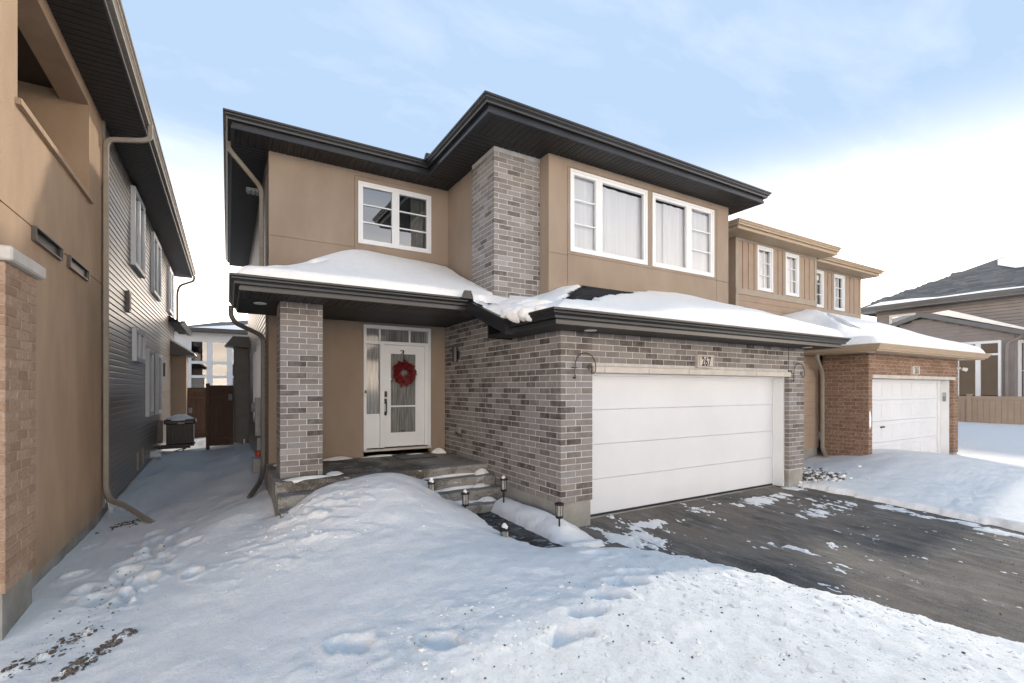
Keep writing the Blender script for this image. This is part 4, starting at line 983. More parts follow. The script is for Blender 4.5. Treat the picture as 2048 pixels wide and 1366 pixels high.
tag(ov.build('snow_overhang', 'snow', smooth=True), 'lumpy snow hanging over the corner of the garage gutter by the valley', 'snow', kind='stuff')
# ---- downspouts
rect_pipe(MB(), curve_path([(.02, 9.62, 6.20), (.02, 9.62, 6.06), (.54, 9.98, 5.62), (.54, 9.98, 4.0), (.54, 9.98, 3.55)], 5, .12)).build('downspout', 'downspout', H)
rect_pipe(MB(), curve_path([(.05, 9.25, 3.30), (.05, 9.25, 3.12), (.12, 9.3, 3.02), (.545, 9.6, 2.85), (.545, 9.6, 2.6), (.545, 9.6, .55), (.50, 9.4, .32), (.30, 8.8, .16)], 5, .14)).build('downspout', 'downspout_dark', H)
# side wall siding, bump-out, meters
lap_siding(H, fxl(.62), 9.94, 18.8, .16, 6.08, .104, 'siding_grey')
for y0, y1, z0, z1 in ((10.6, 11.5, 1.15, 2.9), (12.2, 12.95, 1.15, 2.75)):
    window(H, fxl(.535), y0, y1, z0, z1, [(y0 + .05, y1 - .05, 1, 1)], proud=.01, depth=.082, room='flat', gl='glass_dark', back='drape')
MB().box(.44, .61, 9.98, 10.2, 1.05, 1.75).build('electric_meter_box', 'meter_grey', H); MB().cyl((.40, 10.75, 1.55), (.6, 10.75, 1.55), .09, .09, 18).build('electric_meter', 'meter_grey', H)
gm = MB().box(.40, .60, 10.05, 10.35, .35, .62).build('gas_meter', 'meter_grey', H); MB().cyl((.5, 10.1, .66), (.5, 10.1, .76), .06, .05, 14).build('regulator', 'red_paint', gm); MB().box(.47, .6, 10.0, 10.14, .78, 1.0).build('valve_box', 'meter_grey', gm)
bo = MB().box(.175, .615, 18.2, 18.79, .05, 3.3).build('chase', 'siding_dark', H)
for k in range(30): MB().prism([(.168, 18.19, .06 + k * .107), (.60, 18.19, .06 + k * .107), (.60, 18.2, .06 + k * .107 + .1), (.168, 18.2, .06 + k * .107 + .1)], (0, .004, 0)).build('siding_board', 'siding_dark', bo)
MB().prism([(-.08, 18.0, 3.30), (.61, 18.0, 3.26), (.61, 18.0, 3.62), (.15, 18.0, 3.62)], (0, .8, 0)).build('chase_roof', 'plastic_black', H)
MB().box(.45, .50, 18.1, 18.15, -.2, .25).build('vent_pipe', 'white', H)

# ================================================================== LEFT NEIGHBOUR
N = thing('house', 'tan stucco house with recessed balcony, brown brick pillar and grey lap siding', 'house', (-5, 13, 0))
fl = fxr(-1.75); LZ = 6.28
m_ = MB()
wall(m_, fl, 5.75, 10.1, -.05, LZ + .01, [(6.44, 9.23, 4.68, 6.08, .32), (5.75, 10.1, 3.598, 3.612, .014, 1)])
wall(m_, fy(5.75), -9, -1.75, -.05, LZ + .01)
wall(m_, fxr(-1.75), 10.1, 10.101, -.05, LZ)
# balcony recess
m_.quad((-2.07, 6.44, 4.62), (-2.07, 9.23, 4.62), (-4.2, 9.23, 4.62), (-4.2, 6.44, 4.62)); m_.quad((-4.2, 6.3, 4.6), (-4.2, 9.3, 4.6), (-4.2, 9.3, 6.28), (-4.2, 6.3, 6.28))
m_.quad((-2.07, 9.23, 4.62), (-4.2, 9.23, 4.62), (-4.2, 9.23, 6.28), (-2.07, 9.23, 6.28)); m_.quad((-2.07, 6.44, 4.62), (-4.2, 6.44, 4.62), (-4.2, 6.44, 6.28), (-2.07, 6.44, 6.28))
m_.build('stucco_wall', 'stucco_tan', N)
MB().box(-4.2, -2.075, 6.42, 9.25, 6.2, 6.27).build('balcony_ceiling', 'soffit_brown', N)
MB().box(-2.07, -1.705, 6.38, 9.29, 4.655, 4.715).build('balcony_sill', 'stucco_tan', N)
MB().box(-9, -1.80, 5.9, 22, 6.25, 6.3).box(-9, -8.9, 5.8, 22.2, -.3, 6.25).box(-9, -1.8, 22.1, 22.2, -.3, 6.25).build('rear_wall', 'siding_grey', N)
for b_ in ((-2.2, -1.765, 6.36, 10.11, -.6, -.051), (-2.2, -1.775, 10.12, 22.2, -.6, -.02), (-2.38, -1.625, 5.64, 6.355, -.6, .205)): MB().box(*b_).build('foundation', 'concrete', N)
for y0, y1 in ((6.812, 7.771), (8.085, 9.056)):
    v = MB(); ub(v, fl, y0, y0 + .02, 3.46, 3.612, -.042, .0); ub(v, fl, y1 - .02, y1, 3.46, 3.612, -.042, .0); ub(v, fl, y0 + .02, y1 - .02, 3.46, 3.472, -.042, .0); ub(v, fl, y0 + .02, y1 - .02, 3.60, 3.612, -.042, .0)
    v = v.build('wall_vent', 'gutter_brown', N)
    ub(MB(), fl, y0 + .02, y1 - .02, 3.465, 3.605, -.012, -.004).build('shade_panel', 'plastic_black', v)  # plain black sheet stands in for the shade inside the open box
# brick pillar
pp = MB().box(-2.38, -1.605, 5.625, 6.361, .2, 2.985).build('brick_pillar', 'mortar_brown', N)
nb = Bricks('brick_tan')
for i in range(31):
    zc = .205 + i * .0898
    nb.run('r', -1.60, 5.62, 6.366, zc, 1, lambda k, i=i: (qa, 0) if i % 2 else (0, 0))
    nb.run('x', 5.62, -2.39, -1.60, zc, 1, lambda k, i=i: (0, 0) if i % 2 else (0, qa))
nb.emit(lambda p, a: pp, 300)
MB().bbox(-2.45, -1.54, 5.56, 6.43, 2.99, 3.11, .015).build('cap_stone', 'stone', pp)
# siding
lap_siding(N, fl, 10.16, 22.2, -.01, LZ, .1065, 'siding_grey')
ub(MB(), fl, 10.09, 10.17, -.02, LZ, -.03, .0).build('corner_trim', 'downspout', N)
for y0, y1, z0, z1 in ((12.62, 14.08, 4.50, 6.15), (15.68, 17.25, 4.45, 6.05), (19.6, 20.8, 4.5, 6.0), (12.8, 14.08, 2.50, 3.22)):
    window(N, fxr(-1.665), y0, y1, z0, z1, [(y0 + .05, (y0 + y1) / 2 - .02, 1, 1), ((y0 + y1) / 2 + .02, y1 - .05, 1, 1)], proud=.01, depth=.082, room='flat', gl='glass_dark', back='drape')
for y0, y1, z0, z1 in ((14.71, 15.58, 1.23, 2.9), (16.58, 17.48, 1.2, 2.9)):
    window(N, fxr(-1.665), y0, y1, z0, z1, [(y0 + .05, y1 - .05, 1, 1)], proud=.01, depth=.082, room='flat', gl='glass_dark', back='drape')
for y, z in ((12.2, 3.45), (18.6, 2.3)):
    b_ = MB(); ub(b_, fl, y - .1, y + .1, z, z + .42, -.07, 0); b_ = b_.build('wall_lantern', 'gutter_brown', N); ub(MB(), fl, y - .07, y + .07, z + .05, z + .37, -.075, -.07).build('lens', 'meter_grey', b_)
for y in (13.4, 14.2): ub(MB(), fl, y, y + .16, .10, .5, -.05, 0).build('intake_hood', 'downspout', N)
MB().cyl((-1.75, 15.6, .18), (-1.5, 15.6, .18), .09, .09, 18).build('exhaust_pipe', 'white', N)
ub(MB(), fl, 17.0, 17.12, .35, 1.0, -.14, 0).build('disconnect_box', 'downspout_dark', N)
# eaves
eaves(N, [(-1.2, 4.6), (-1.2, 22.75), (-4, 22.75)], LZ, .2, 'downspout', 'gutter_brown', side=1)
soffit(N, -1.755, -1.21, 4.7, 22.2, LZ, 'x', 'soffit_brown', .125)
soffit(N, -4, -1.21, 22.21, 22.74, LZ, 'y', 'soffit_brown', .25)
rf = MB(); hip(-10, -1.12, 4.5, 22.85, LZ + .19, .42, rf); rf.build('roof', 'shingle', N)
rect_pipe(MB(), curve_path([(-1.13, 10.15, 6.40), (-1.13, 10.15, 6.17), (-1.22, 10.13, 6.10), (-1.69, 10.02, 5.95), (-1.69, 10.02, 5.7), (-1.69, 10.02, .3), (-1.62, 9.92, .12), (-1.40, 9.7, .06), (-.98, 9.1, -.14)], 5, .14)).build('downspout', 'downspout', N)
rect_pipe(MB(), curve_path([(-1.13, 22.6, 6.35), (-1.13, 22.6, 6.15), (-1.6, 22.5, 5.9), (-1.67, 22.5, 5.6), (-1.67, 22.5, 4.3), (-1.3, 22.5, 4.0)], 5, .14)).build('downspout', 'downspout_dark', N)
# low lean-to roof and chase at the far end
MB().box(-1.75, -1.29, 20.9, 22.1, .0, 3.12).build('chase', 'siding_tan', N)
cs = [o for o in N.children if o.name.startswith('chase')][-1]
for k in range(29): MB().prism([(-1.745, 20.885, .05 + k * .107), (-1.28, 20.885, .05 + k * .107), (-1.28, 20.896, .05 + k * .107 + .1), (-1.745, 20.896, .05 + k * .107 + .1)], (0, .003, 0)).build('siding_board', 'siding_tan', cs)
MB().prism([(-1.76, 20.6, 3.10), (-1.0, 20.6, 3.10), (-1.76, 20.6, 3.62)], (0, 1.6, 0)).build('chase_roof', 'plastic_black', N)
MB().prism([(-1.76, 20.62, 3.64), (-1.02, 20.62, 3.14), (-1.02, 20.62, 3.20), (-1.76, 20.62, 3.72)], (0, 1.55, 0)).build('chase_roof_snow', 'snow', N)
g_ = MB(); plan_sweep(g_, KPROF, [(-1.4, 20.0, 4.15), (-1.4, 24.5, 4.15)], 1); g_.build('gutter', 'downspout_dark', N)
MB().prism([(-1.75, 20.0, 4.2), (-1.38, 20.0, 4.2), (-1.75, 20.0, 4.42)], (0, 4.4, 0)).build('lean_to_roof', 'shingle', N)
# icicles below the downspout elbow
ic = MB()
for i in range(26):
    x = -1.70 + random.uniform(0, .36); y = 10.0 - (x + 1.70) * .85 + random.uniform(-.03, .03); zt = .14 - (x + 1.70) * .25; L = random.uniform(.06, .26) * (1.2 if x < -1.58 else .6)
    ic.cyl((x, y, zt), (x + .005, y, zt - L), random.uniform(.008, .018), .002, 6)
tag(ic.build('icicles', 'wax_ice', smooth=True), 'cluster of icicles under the elbow of the tan downspout', 'icicles', kind='stuff')

# ---- air conditioner in the side yard
ac = thing('air_conditioner', 'black air conditioning unit on a stand beside the grey siding', 'air conditioner', (-1.22, 17.6, .05))
bx0, bx1, by0, by1 = -1.58, -.86, 17.25, 17.97
MB().bbox(bx0 + .03, bx1 - .03, by0 + .03, by1 - .03, .26, 1.0, .02).build('cabinet', 'plastic_black', ac)
for k in range(9):
    x = bx0 + .05 + k * .078; MB().bbox(x, x + .03, by0 - .004, by0 + .03, .3, .95, .006).build('grille_bar', 'black_metal', ac)
MB().bbox(bx0 - .03, bx1 + .03, by0 - .03, by1 + .03, .86, 1.0, .03).build('top_cover', 'plastic_black', ac)
MB().bbox(bx0, bx1, by0, by1, .2, .26, .01).build('base_pan', 'black_metal', ac)
MB().bbox(-1.26, -1.10, by0 - .042, by0 - .03, .87, .91, .004).build('badge', 'stone', ac)
for y in (by0 + .05, by1 - .09): MB().box(-1.75, bx1 - .1, y, y + .04, .14, .2).build('bracket', 'black_metal', ac)
for p, q_ in (((-1.74, by0 + .07, -.05), (-1.05, by0 + .07, .15)), ((-1.0, by0, .2), (-1.35, by0 - .35, -.06))): MB().cyl(p, q_, .015, .015, 8).build('brace', 'black_metal', ac)

s_ = MB(); snow_blob(s_, -1.22, 17.6, .995, .40, .38, .13, 3); tag(s_.build('snow_cap', 'snow', smooth=True), 'rounded snow cap on top of the black air conditioner', 'snow', kind='stuff')

# ---- brown board gate and fence at the end of the side yard
def board_fence(name, label, cat, x0, x1, y, z0, z1, posts, n):
    t = thing(name, label, cat, ((x0 + x1) / 2, y, z0))
    pw = (x1 - x0) / n
    for i in range(n): MB().bbox(x0 + i * pw + .003, x0 + (i + 1) * pw - .003, y + .02, y + .045, z0, z1, .004).build('board', 'wood_brown', t)
    MB().box(x0, x1, y + .046, y + .056, z0, z1 - .01).build('backing', 'wood_brown', t)
    for z in (z1 - .16, z0 + .2, z1 - .42): MB().bbox(x0, x1, y - .012, y + .02, z, z + .11, .005).build('rail', 'wood_brown', t)
    for x in posts: MB().bbox(x - .05, x + .05, y - .04, y + .06, z0 - .1, z1 + .06, .008).build('post', 'wood_brown', t)
    return t
gt = board_fence('gate', 'dark brown board gate with latch beside the grey house wall', 'gate', -.50, .16, 17.4, .15, 2.02, (-.52,), 5)
MB().bbox(.02, .13, 17.33, 17.40, 1.55, 1.75, .01).build('latch', 'meter_grey', gt)
fn = board_fence('fence', 'reddish brown board fence behind the air conditioner', 'fence', -1.30, -.30, 21.6, .0, 1.95, (-.32,), 7)
MB().bbox(-1.26, -1.14, 21.53, 21.6, 1.0, 1.2, .01).build('latch', 'meter_grey', fn)

# ================================================================== BACK HOUSE (seen through the gap)
B = thing('house', 'house with tall white window wall and snowy hip roof beyond the fence', 'house', (-.5, 31, 0))
fb = fy(28.0)
wb = MB(); wall(wb, fb, -6, 6, -.2, 4.75, [(-1.62, 1.2, 1.3, 4.35, .1)]); wall(wb, fxl(-2.05), 28, 36, -.2, 4.75); wb.build('wall', 'white', B)
window(B, fb, -1.62, 1.2, 1.3, 4.35, [(-1.55, -.84, 1, 1), (-.68, .02, 1, 1), (.18, 1.12, 1, 1)], proud=.03, gl='glass_soft', fw=.10, sash=.04, room=2.5)
for z in (2.50, 3.20): ub(MB(), fb, -1.6, 1.18, z - .07, z + .07, -.025, .05).build('transom', 'white', B)
for a, b in ((-1.5, -.86), (-.64, 0), (.22, 1.1)):
    bl = MB()
    for k in range(16): ub(bl, fb, a, b, 1.42 + k * .062, 1.42 + k * .062 + .05, .09, .1)
    bl.build('blind', 'blind', B)
eaves(B, [(-2.2, 36), (-2.2, 27.6), (7, 27.6)], 4.62, .18, 'downspout_dark', 'gutter_brown', side=1)
rb = MB(); hip(-2.3, 9.5, 27.5, 39.5, 4.79, .30, rb); rb.build('roof', 'shingle_grey', B)
MB().poly([(-1.5, 27.6, 4.86), (8.5, 27.6, 4.86), (4.0, 31.6, 6.05), (2.0, 29.9, 5.55)]).poly([(-2.2, 27.9, 4.85), (-2.1, 28.4, 4.92), (.1, 30.3, 5.55), (-.3, 29.6, 5.44)]).build('roof_snow', 'snow', B)

# ================================================================== HOUSE 265
K = thing('house', 'tan board-and-batten house with brown brick garage and snowy roof', 'house', (15.5, 12, 0))
f53 = fy(5.30)
XA, XB = 12.68, 18.02; OA, OB = 12.86, 17.70
pk_f = MB().box(XA + .005, OA - .005, 5.3045, 5.399, .1, 2.75).box(OB + .005, XB - .005, 5.3045, 5.6, .1, 2.75).box(OA - .005, OB + .005, 5.3045, 5.6, 2.235, 2.75).build('brick_front_wall', 'mortar_brown', K)
pk_s = MB().box(XA + .005, XA + .12, 5.4, 6.28, .1, 2.75).build('brick_side_wall', 'mortar_brown', K)
kb = Bricks('brick_brown')
for i in range(30):
    zc = .10 + i * CO
    if zc > 2.70: break
    kb.run('l', XA, 5.30, 6.29, zc, 1, lambda k, i=i: (qa, 0) if i % 2 else (0, 0))
    if zc < 2.2:
        kb.run('x', 5.30, XA, OA, zc, 1, (lambda k: (0, 0)) if i % 2 else (lambda k: (qa, 0))); kb.run('x', 5.30, OB, XB, zc, 1, (lambda k: (0, 0)) if i % 2 else (lambda k: (0, 0, .12)))
        if i % 1 == 0: kb.l.append(('r', BD, (OB + BD, 5.35, zc + BH / 2), 3)) if False else None
    else: kb.run('x', 5.30, XA, XB, zc, 1, (lambda k: (0, 0)) if i % 2 else (lambda k: (qa, 0)), holes=[(14.92, 15.38, 2.27, 2.49)])
kb.emit(lambda p, a: pk_f if a == 'x' else pk_s, 300)
for b_ in ((XA + .02, OA - .02, 5.32, 5.62, -.3, .1), (OB + .02, XB - .02, 5.32, 5.62, -.3, .30), (XA + .02, XA + .2, 5.621, 6.3, -.3, .1), (11.75, XA, 6.42, 6.5, -.2, .45)): MB().box(*b_).build('foundation', 'concrete', K)
xs = np.linspace(OA - .02, OB + .06, 7)
for a, b in zip(xs, xs[1:]): MB().bbox(a + .003, b - .003, 5.275, 5.45, 2.16, 2.245, .006).build('lintel_stone', 'stone', K)
gdr = MB().box(OA - .02, OB - .10, 5.66, 5.7, .03, 2.17).build('garage_door', 'door_white', K)
for k in range(4):
    z0 = .045 + k * .53; pn = MB().bbox(OA - .01, OB - .16, 5.625, 5.665, z0, z0 + .525, .006).build('panel', 'door_white', gdr)
    if k in (0, 1, 2, 3):
        for j in range(8):
            u0 = OA + .12 + j * .575; MB().bbox(u0, u0 + .46, 5.617, 5.63, z0 + .09, z0 + .43, .008).build('raised_panel', 'door_white', pn)
MB().bbox(14.05, 14.25, 5.59, 5.62, .93, .97, .006).build('handle', 'plastic_black', gdr)
tr = MB(); tr.box(OB - .15, OB - .10, 5.60, 5.68, .02, 2.1); tr.box(OB - .035, OB - .006, 5.395, 5.6, .02, 2.155); tr.box(OB - .10, OB - .04, 5.585, 5.6, .02, 2.155); tr.box(OA, OB - .04, 5.57, 5.62, 2.10, 2.155); tr.build('door_jamb', 'white', K)
kp = MB().bbox(OB - .055, OB - .036, 5.46, 5.53, 1.55, 1.80, .004).build('keypad', 'meter_grey', K); MB().box(OB - .06, OB - .055, 5.47, 5.52, 1.7, 1.78).build('key_cover', 'stone', kp)
MB().poly([(12.72, 5.294, .98), (12.79, 5.294, 1.05), (12.80, 5.294, 1.25), (12.75, 5.294, 1.42), (12.70, 5.294, 1.38), (12.70, 5.294, 1.1)]).build('snow_splat', 'snow', K)
pl = MB().bbox(14.95, 15.345, 5.262, 5.32, 2.285, 2.485, .008).build('number_plate', 'stone', K)
link('digits', text_mesh('265', .235, fy(5.262), 15.147, 2.385, 0, .66, .003, .003), 'ink', pl)
cm = MB().cyl((17.9, 5.29, 2.50), (17.9, 5.22, 2.50), .035, .035, 12).build('flood_light', 'white', K); MB().cyl((18.0, 5.2, 2.48), (18.06, 5.12, 2.45), .04, .055, 12).build('lamp_head', 'white', cm)
# garage eaves and snow
eaves(K, [(11.98, 6.9), (11.98, 4.86), (18.46, 4.86), (18.46, 9)], 2.735, .14, 'eave_tan', 'eave_tan', side=1)
MB().box(11.99, 18.45, 4.87, 5.29, 2.735, 2.755).box(11.99, 12.69, 5.29, 6.9, 2.735, 2.755).box(18.03, 18.45, 5.29, 9, 2.735, 2.755).build('soffit', 'eave_tan', K)
for p in ((12.3, 5.1), (17.5, 5.1)): MB().cyl((p[0], p[1], 2.72), (p[0], p[1], 2.74), .08, .085, 18).build('downlight', 'lamp_lens', K)
def roof_k(x, y): return 2.86 + .42 * np.minimum(np.minimum(y - 4.75, x - 11.87), 18.57 - x)
rk2 = MB(); t_ = 8.65 - 4.75
rk2.poly([(11.9, 4.78, 2.84), (18.54, 4.78, 2.84), (15.22, 8.1, 2.84 + .42 * 3.32)]); rk2.poly([(11.9, 4.78, 2.84), (15.22, 8.1, 2.84 + .42 * 3.32), (15.22, 9, 2.84 + .42 * 3.32), (11.9, 9, 2.84)]); rk2.poly([(18.54, 4.78, 2.84), (18.54, 9, 2.84), (15.22, 9, 2.84 + .42 * 3.32), (15.22, 8.1, 2.84 + .42 * 3.32)])
rk2 = rk2.build('garage_roof', 'shingle_brown', K)
shingles(rk2, (11.95, 4.8, 2.855), (1, 0, 0), upF, 40, 28, .17, .14, 'shingle_brown', lambda p: -.1 < (p.x - 11.87) - (p.y - 4.75) < .55 and 5.3 < p.y < 8.0)
gx = np.arange(11.93, 18.52, .07); gy = np.arange(4.80, 8.72, .07); SX, SY = np.meshgrid(gx, gy); hk = (SX - 11.87) - (SY - 4.75)
T = .16 + .05 * fbm(SX, SY, 3, 93) + .24 * np.exp(-((SX - 13.6) / .9) ** 2 - ((SY - 7.7) / .9) ** 2) + .1 * np.exp(-((SX - 16) / 1.5) ** 2 - ((SY - 6.3) / 1.2) ** 2)
T = T * sstep(np.minimum(np.minimum(SY - 4.80, SX - 11.93), 18.50 - SX), -.03, .13) - .03
bare = (1 - sstep(np.abs(hk - .16 + .10 * fbm(SX * 4, SY * 4, 3, 95)), .10, .18)) * sstep(SY, 5.55, 5.75) * (1 - sstep(SY, 7.1, 7.35))
T = T * (1 - bare) - .09 * bare; sz = roof_k(SX, SY) + T
okk = ~((SX > 11.72) & (SX < 15.72) & (SY > 8.02)) & ~((SY > 8.67) & (SX < 20)); q = len(gx)
fcs = [(j * q + i, j * q + i + 1, (j + 1) * q + i + 1, (j + 1) * q + i) for j in range(len(gy) - 1) for i in range(q - 1) if okk[j, i] and okk[j + 1, i + 1] and okk[j, i + 1] and okk[j + 1, i]]
me = bpy.data.meshes.new('roof_snow'); me.from_pydata(np.stack([SX.ravel(), SY.ravel(), sz.ravel()], 1).tolist(), [], fcs)
tag(link('roof_snow', me, 'snow', smooth=True), 'deep snow on the brown brick garage roof with a bare hip', 'snow', kind='stuff')
# upper storey: two board-and-batten bays
def bay(f, x0, x1, wins, boards, zt=6.1, zb=2.9, side=None):
    m = MB(); wall(m, f, x0, x1, zb, zt, [(a, b, 4.66, 5.91, .12) for a, b in wins]); m = m.build('bay_wall', 'batten_tan', K)
    fr_ = MB(); ub(fr_, f, x0, x1, 5.92, zt, -.022, -.001); fr_.build('frieze', 'trim_tan', K)
    ub(MB(), f, x0, x1, 4.47, 4.625, -.03, -.001).build('belt_course', 'trim_tan', K)
    ub(MB(), f, x0 - .005, x0 + .13, 4.625, 5.92, -.022, -.001).build('corner_board', 'trim_tan', K); ub(MB(), f, x1 - .11, x1 + .005, 4.625, 5.92, -.022, -.001).build('corner_board', 'trim_tan', K)
    ub(MB(), f, x0 - .005, x0 + .13, zb, 4.47, -.022, -.001).build('corner_board', 'trim_tan', K)
    for a, b in wins:
        window(K, f, a, b, 4.66, 5.91, [(a + .05, b - .05, 2, 3)], proud=.03, gl='glass_soft', fw=.05, sash=.05, mun=.02, room=.8, curtain=[(a + .02, b - .02, 4.7, 5.88, .14, 'curtain', .012, .12, 8)])
        for c, d in ((a - .085, a - .005), (b + .005, b + .085)): ub(MB(), f, c, d, 4.625, 5.92, -.026, -.001).build('casing', 'trim_tan', K)
    for u in boards: ub(MB(), f, u - .025, u + .025, 4.625, 5.92, -.020, -.001).build('batten', 'batten_tan', K)
    nlap = 9
    for k in range(nlap):
        z = 4.47 - (k + 1) * .17
        MB().prism([f(x0 + .13, z, -.018), f(x0 + .13, z + .006, -.018), f(x0 + .13, z + .168, -.006), f(x0 + .13, z + .168, -.001), f(x0 + .13, z, -.001)], (x1 - x0 - .13, 0, 0)).build('siding_board', 'siding_tan', K)
bay(fy(8.0), 11.70, 15.735, [(12.66, 13.40), (14.04, 14.74)], [12.04, 12.29, 12.55, 13.70, 13.92, 15.10, 15.36])
bay(fy(8.65), 15.74, 20.06, [(16.70, 17.46), (18.15, 18.86)], [17.78, 18.04, 19.29, 19.59])
m = MB(); wall(m, fxl(11.70), 8.0, 17, -.1, 6.1); wall(m, fxr(15.735), 8.0, 8.65, 3, 6.1); wall(m, fxr(20.06), 8.65, 17, -.1, 6.1); wall(m, fy(6.42), 11.75, 12.75, .46, 2.8); wall(m, fxl(11.75), 6.42, 8.0, .0, 3.2); wall(m, fxr(18.0), 5.4, 8.7, 0, 2.8); m.quad((11.7, 17, 0), (20.06, 17, 0), (20.06, 17, 6.1), (11.7, 17, 6.1)); m.build('wall', 'siding_tan', K)
lap_siding(K, fy(6.41), 11.76, 12.68, .45, 2.72, .163, 'siding_tan', .016)
eaves(K, [(11.12, 17), (11.12, 7.53), (16.02, 7.53)], 5.99, .19, 'eave_tan', 'eave_tan', side=1)
eaves(K, [(15.9, 8.18), (20.38, 8.18), (20.38, 17)], 5.99, .19, 'eave_tan', 'eave_tan', side=1)
eaves(K, [(16.02, 7.53), (16.02, 8.3)], 5.99, .19, 'eave_tan', 'eave_tan', side=1)
soffit(K, 11.13, 16.01, 7.54, 8.0, 5.99, 'y', 'eave_tan', .12); soffit(K, 15.74, 20.37, 8.19, 8.65, 5.994, 'y', 'eave_tan', .12); soffit(K, 11.13, 11.7, 8.01, 17, 5.99, 'x', 'eave_tan', .5); soffit(K, 20.06, 20.37, 8.66, 17, 5.99, 'x', 'eave_tan', .5)
rf = MB(); hip(11.05, 20.45, 8.12, 17.2, 6.17, .38, rf); hip(11.06, 16.08, 7.47, 13, 6.168, .38, rf); rf.build('roof', 'shingle_brown', K)
sn = MB(); hip(11.15, 20.3, 8.3, 17.1, 6.23, .38, sn); hip(11.16, 15.9, 7.62, 13, 6.21, .38, sn); tag(sn.build('roof_snow', 'snow'), 'snow on the upper roof of the tan board-and-batten house', 'snow', kind='stuff')
rect_pipe(MB(), curve_path([(12.05, 6.1, 2.78), (12.05, 6.1, 2.62), (12.50, 6.22, 2.35), (12.58, 6.24, 2.2), (12.58, 6.24, .42), (12.48, 6.1, .26)], 5, .12), .09, .07).build('downspout', 'downspout', K)

# ================================================================== GREY HOUSE AND VINYL FENCE ON THE RIGHT
Q = thing('house', 'grey-brown sided house with gabled sunroom and grey shingle roof behind tan fence', 'house', (31, 9, 0))
fq = fxl(28.0); fq2 = fxl(29.6)
MB().poly([(29.6, -6, 0), (29.6, 12.0, 0), (29.6, 12.0, 6.0), (29.6, -6, 6.0)]).poly([(29.6, 12.0, 0), (36, 12, 0), (36, 12, 6.0), (29.6, 12, 6.0)]).build('wall', 'siding_taupe', Q)
lap_siding(Q, fq2, 2.0, 12.0, 3.9, 5.95, .15, 'siding_taupe', .04)
window(Q, fxl(29.515), 10.3, 11.4, 4.3, 5.7, [(10.36, 11.34, 1, 1)], proud=.01, depth=.082, room='flat', gl='glass_dark')
eaves(Q, [(36, 12.7), (28.9, 12.7), (28.9, -6)], 5.92, .2, 'eave_grey', 'eave_grey', side=1)
MB().box(28.92, 29.62, -6, 12.7, 5.92, 5.94).build('soffit', 'eave_grey', Q)
rq = MB(); hip(28.8, 44, -6.2, 12.8, 6.10, .52, rq); rq = rq.build('roof', 'shingle_grey', Q)
up52 = (1 / math.sqrt(1 + .52 ** 2), 0, .52 / math.sqrt(1 + .52 ** 2))
shingles(rq, (28.82, 4.0, 6.112), (0, 1, 0), up52, 17, 16, .5, .24, 'shingle_grey', lambda p: (12.75 - p.y) > (p.x - 28.8) + .2)
def q_snow(pts): return [(x, y, 6.16 + .52 * (x - 28.8)) for x, y in pts]
sq = MB(); sq.poly(q_snow([(31.2, 4), (31.0, 5.2), (31.3, 6.0), (31.4, 7.2), (32.2, 8.0), (33.0, 8.2), (35, 6.6), (36.4, 4)])); sq.poly(q_snow([(28.85, 4), (28.85, 12.2), (29.3, 11.7), (29.25, 10.4), (29.0, 9.2), (29.1, 7.5), (28.95, 6.0), (29.05, 4)])); sq.build('roof_snow', 'snow', Q)
# gabled sunroom
gy0, gy1, gp = 6.45, 11.1, 9.51
sr = MB(); zl, zp = 4.22, 5.20
sr.poly([(28.0, gy0, 0), (28.0, gy1, 0), (28.0, gy1, 4.7), (28.0, gp, zp), (28.0, gy0, zl)]); sr.poly([(28.0, gy0, 0), (29.6, gy0, 0), (29.6, gy0, zl), (28.0, gy0, zl)])
sr = sr.build('sunroom_wall', 'siding_taupe', Q)
def gclip(z):
    lo = gy0 if z < zl else gy0 + (z - zl) / (zp - zl) * (gp - gy0); hi = gy1 if z < 4.7 else gy1 - (z - 4.7) / (zp - 4.7) * (gy1 - gp); return lo, hi
lap_siding(Q, fxl(27.985), gy0, gy1, .2, 5.15, .15, 'siding_taupe', .020, clip=gclip).hide_render = False
for o in Q.children:
    if o.name.startswith('siding_wall') and abs(o.data.vertices[0].co.x - 27.989) < .01:
        o.data.clear_geometry(); o.data.from_pydata([(27.988, gy0, .2), (27.988, gy1, .2), (27.988, gy1, 4.68), (27.988, gp, 5.16), (27.988, gy0, 4.2)], [], [(0, 1, 2, 3, 4)])
window(Q, fxl(27.89), 6.83, 8.27, 1.4, 3.95, [(6.89, 7.50, 1, 1), (7.60, 8.21, 1, 1)], proud=.02, depth=.075, room='flat', gl='glass_dark', fw=.08, sash=.03)
ub(MB(), fxl(27.89), 6.86, 8.25, 3.33, 3.41, -.015, .03).build('transom', 'white', Q)
window(Q, fy(6.36), 28.4, 29.2, 1.4, 3.95, [(28.46, 29.14, 1, 2)], proud=.01, depth=.085, room='flat', gl='glass_dark', fw=.08, sash=.03)
rr_ = MB()
for a, b in (((gy0 - .45, 4.05), (gp, zp + .04)), ((gp, zp + .04), (gy1 + .3, 4.62))):
    rr_.prism([(27.72, a[0], a[1]), (27.72, b[0], b[1]), (27.72, b[0], b[1] + .2), (27.72, a[0], a[1] + .2)], (.06, 0, 0))
rr_.build('rake_board', 'eave_grey', Q)
MB().poly([(27.74, gy0 - .45, 4.24), (29.6, gy0 - .45, 4.24), (29.6, gp, zp + .23), (27.74, gp, zp + .23)]).poly([(27.74, gp, zp + .23), (29.6, gp, zp + .23), (29.6, gy1 + .3, 4.81), (27.74, gy1 + .3, 4.81)]).build('sunroom_roof', 'shingle_grey', Q)
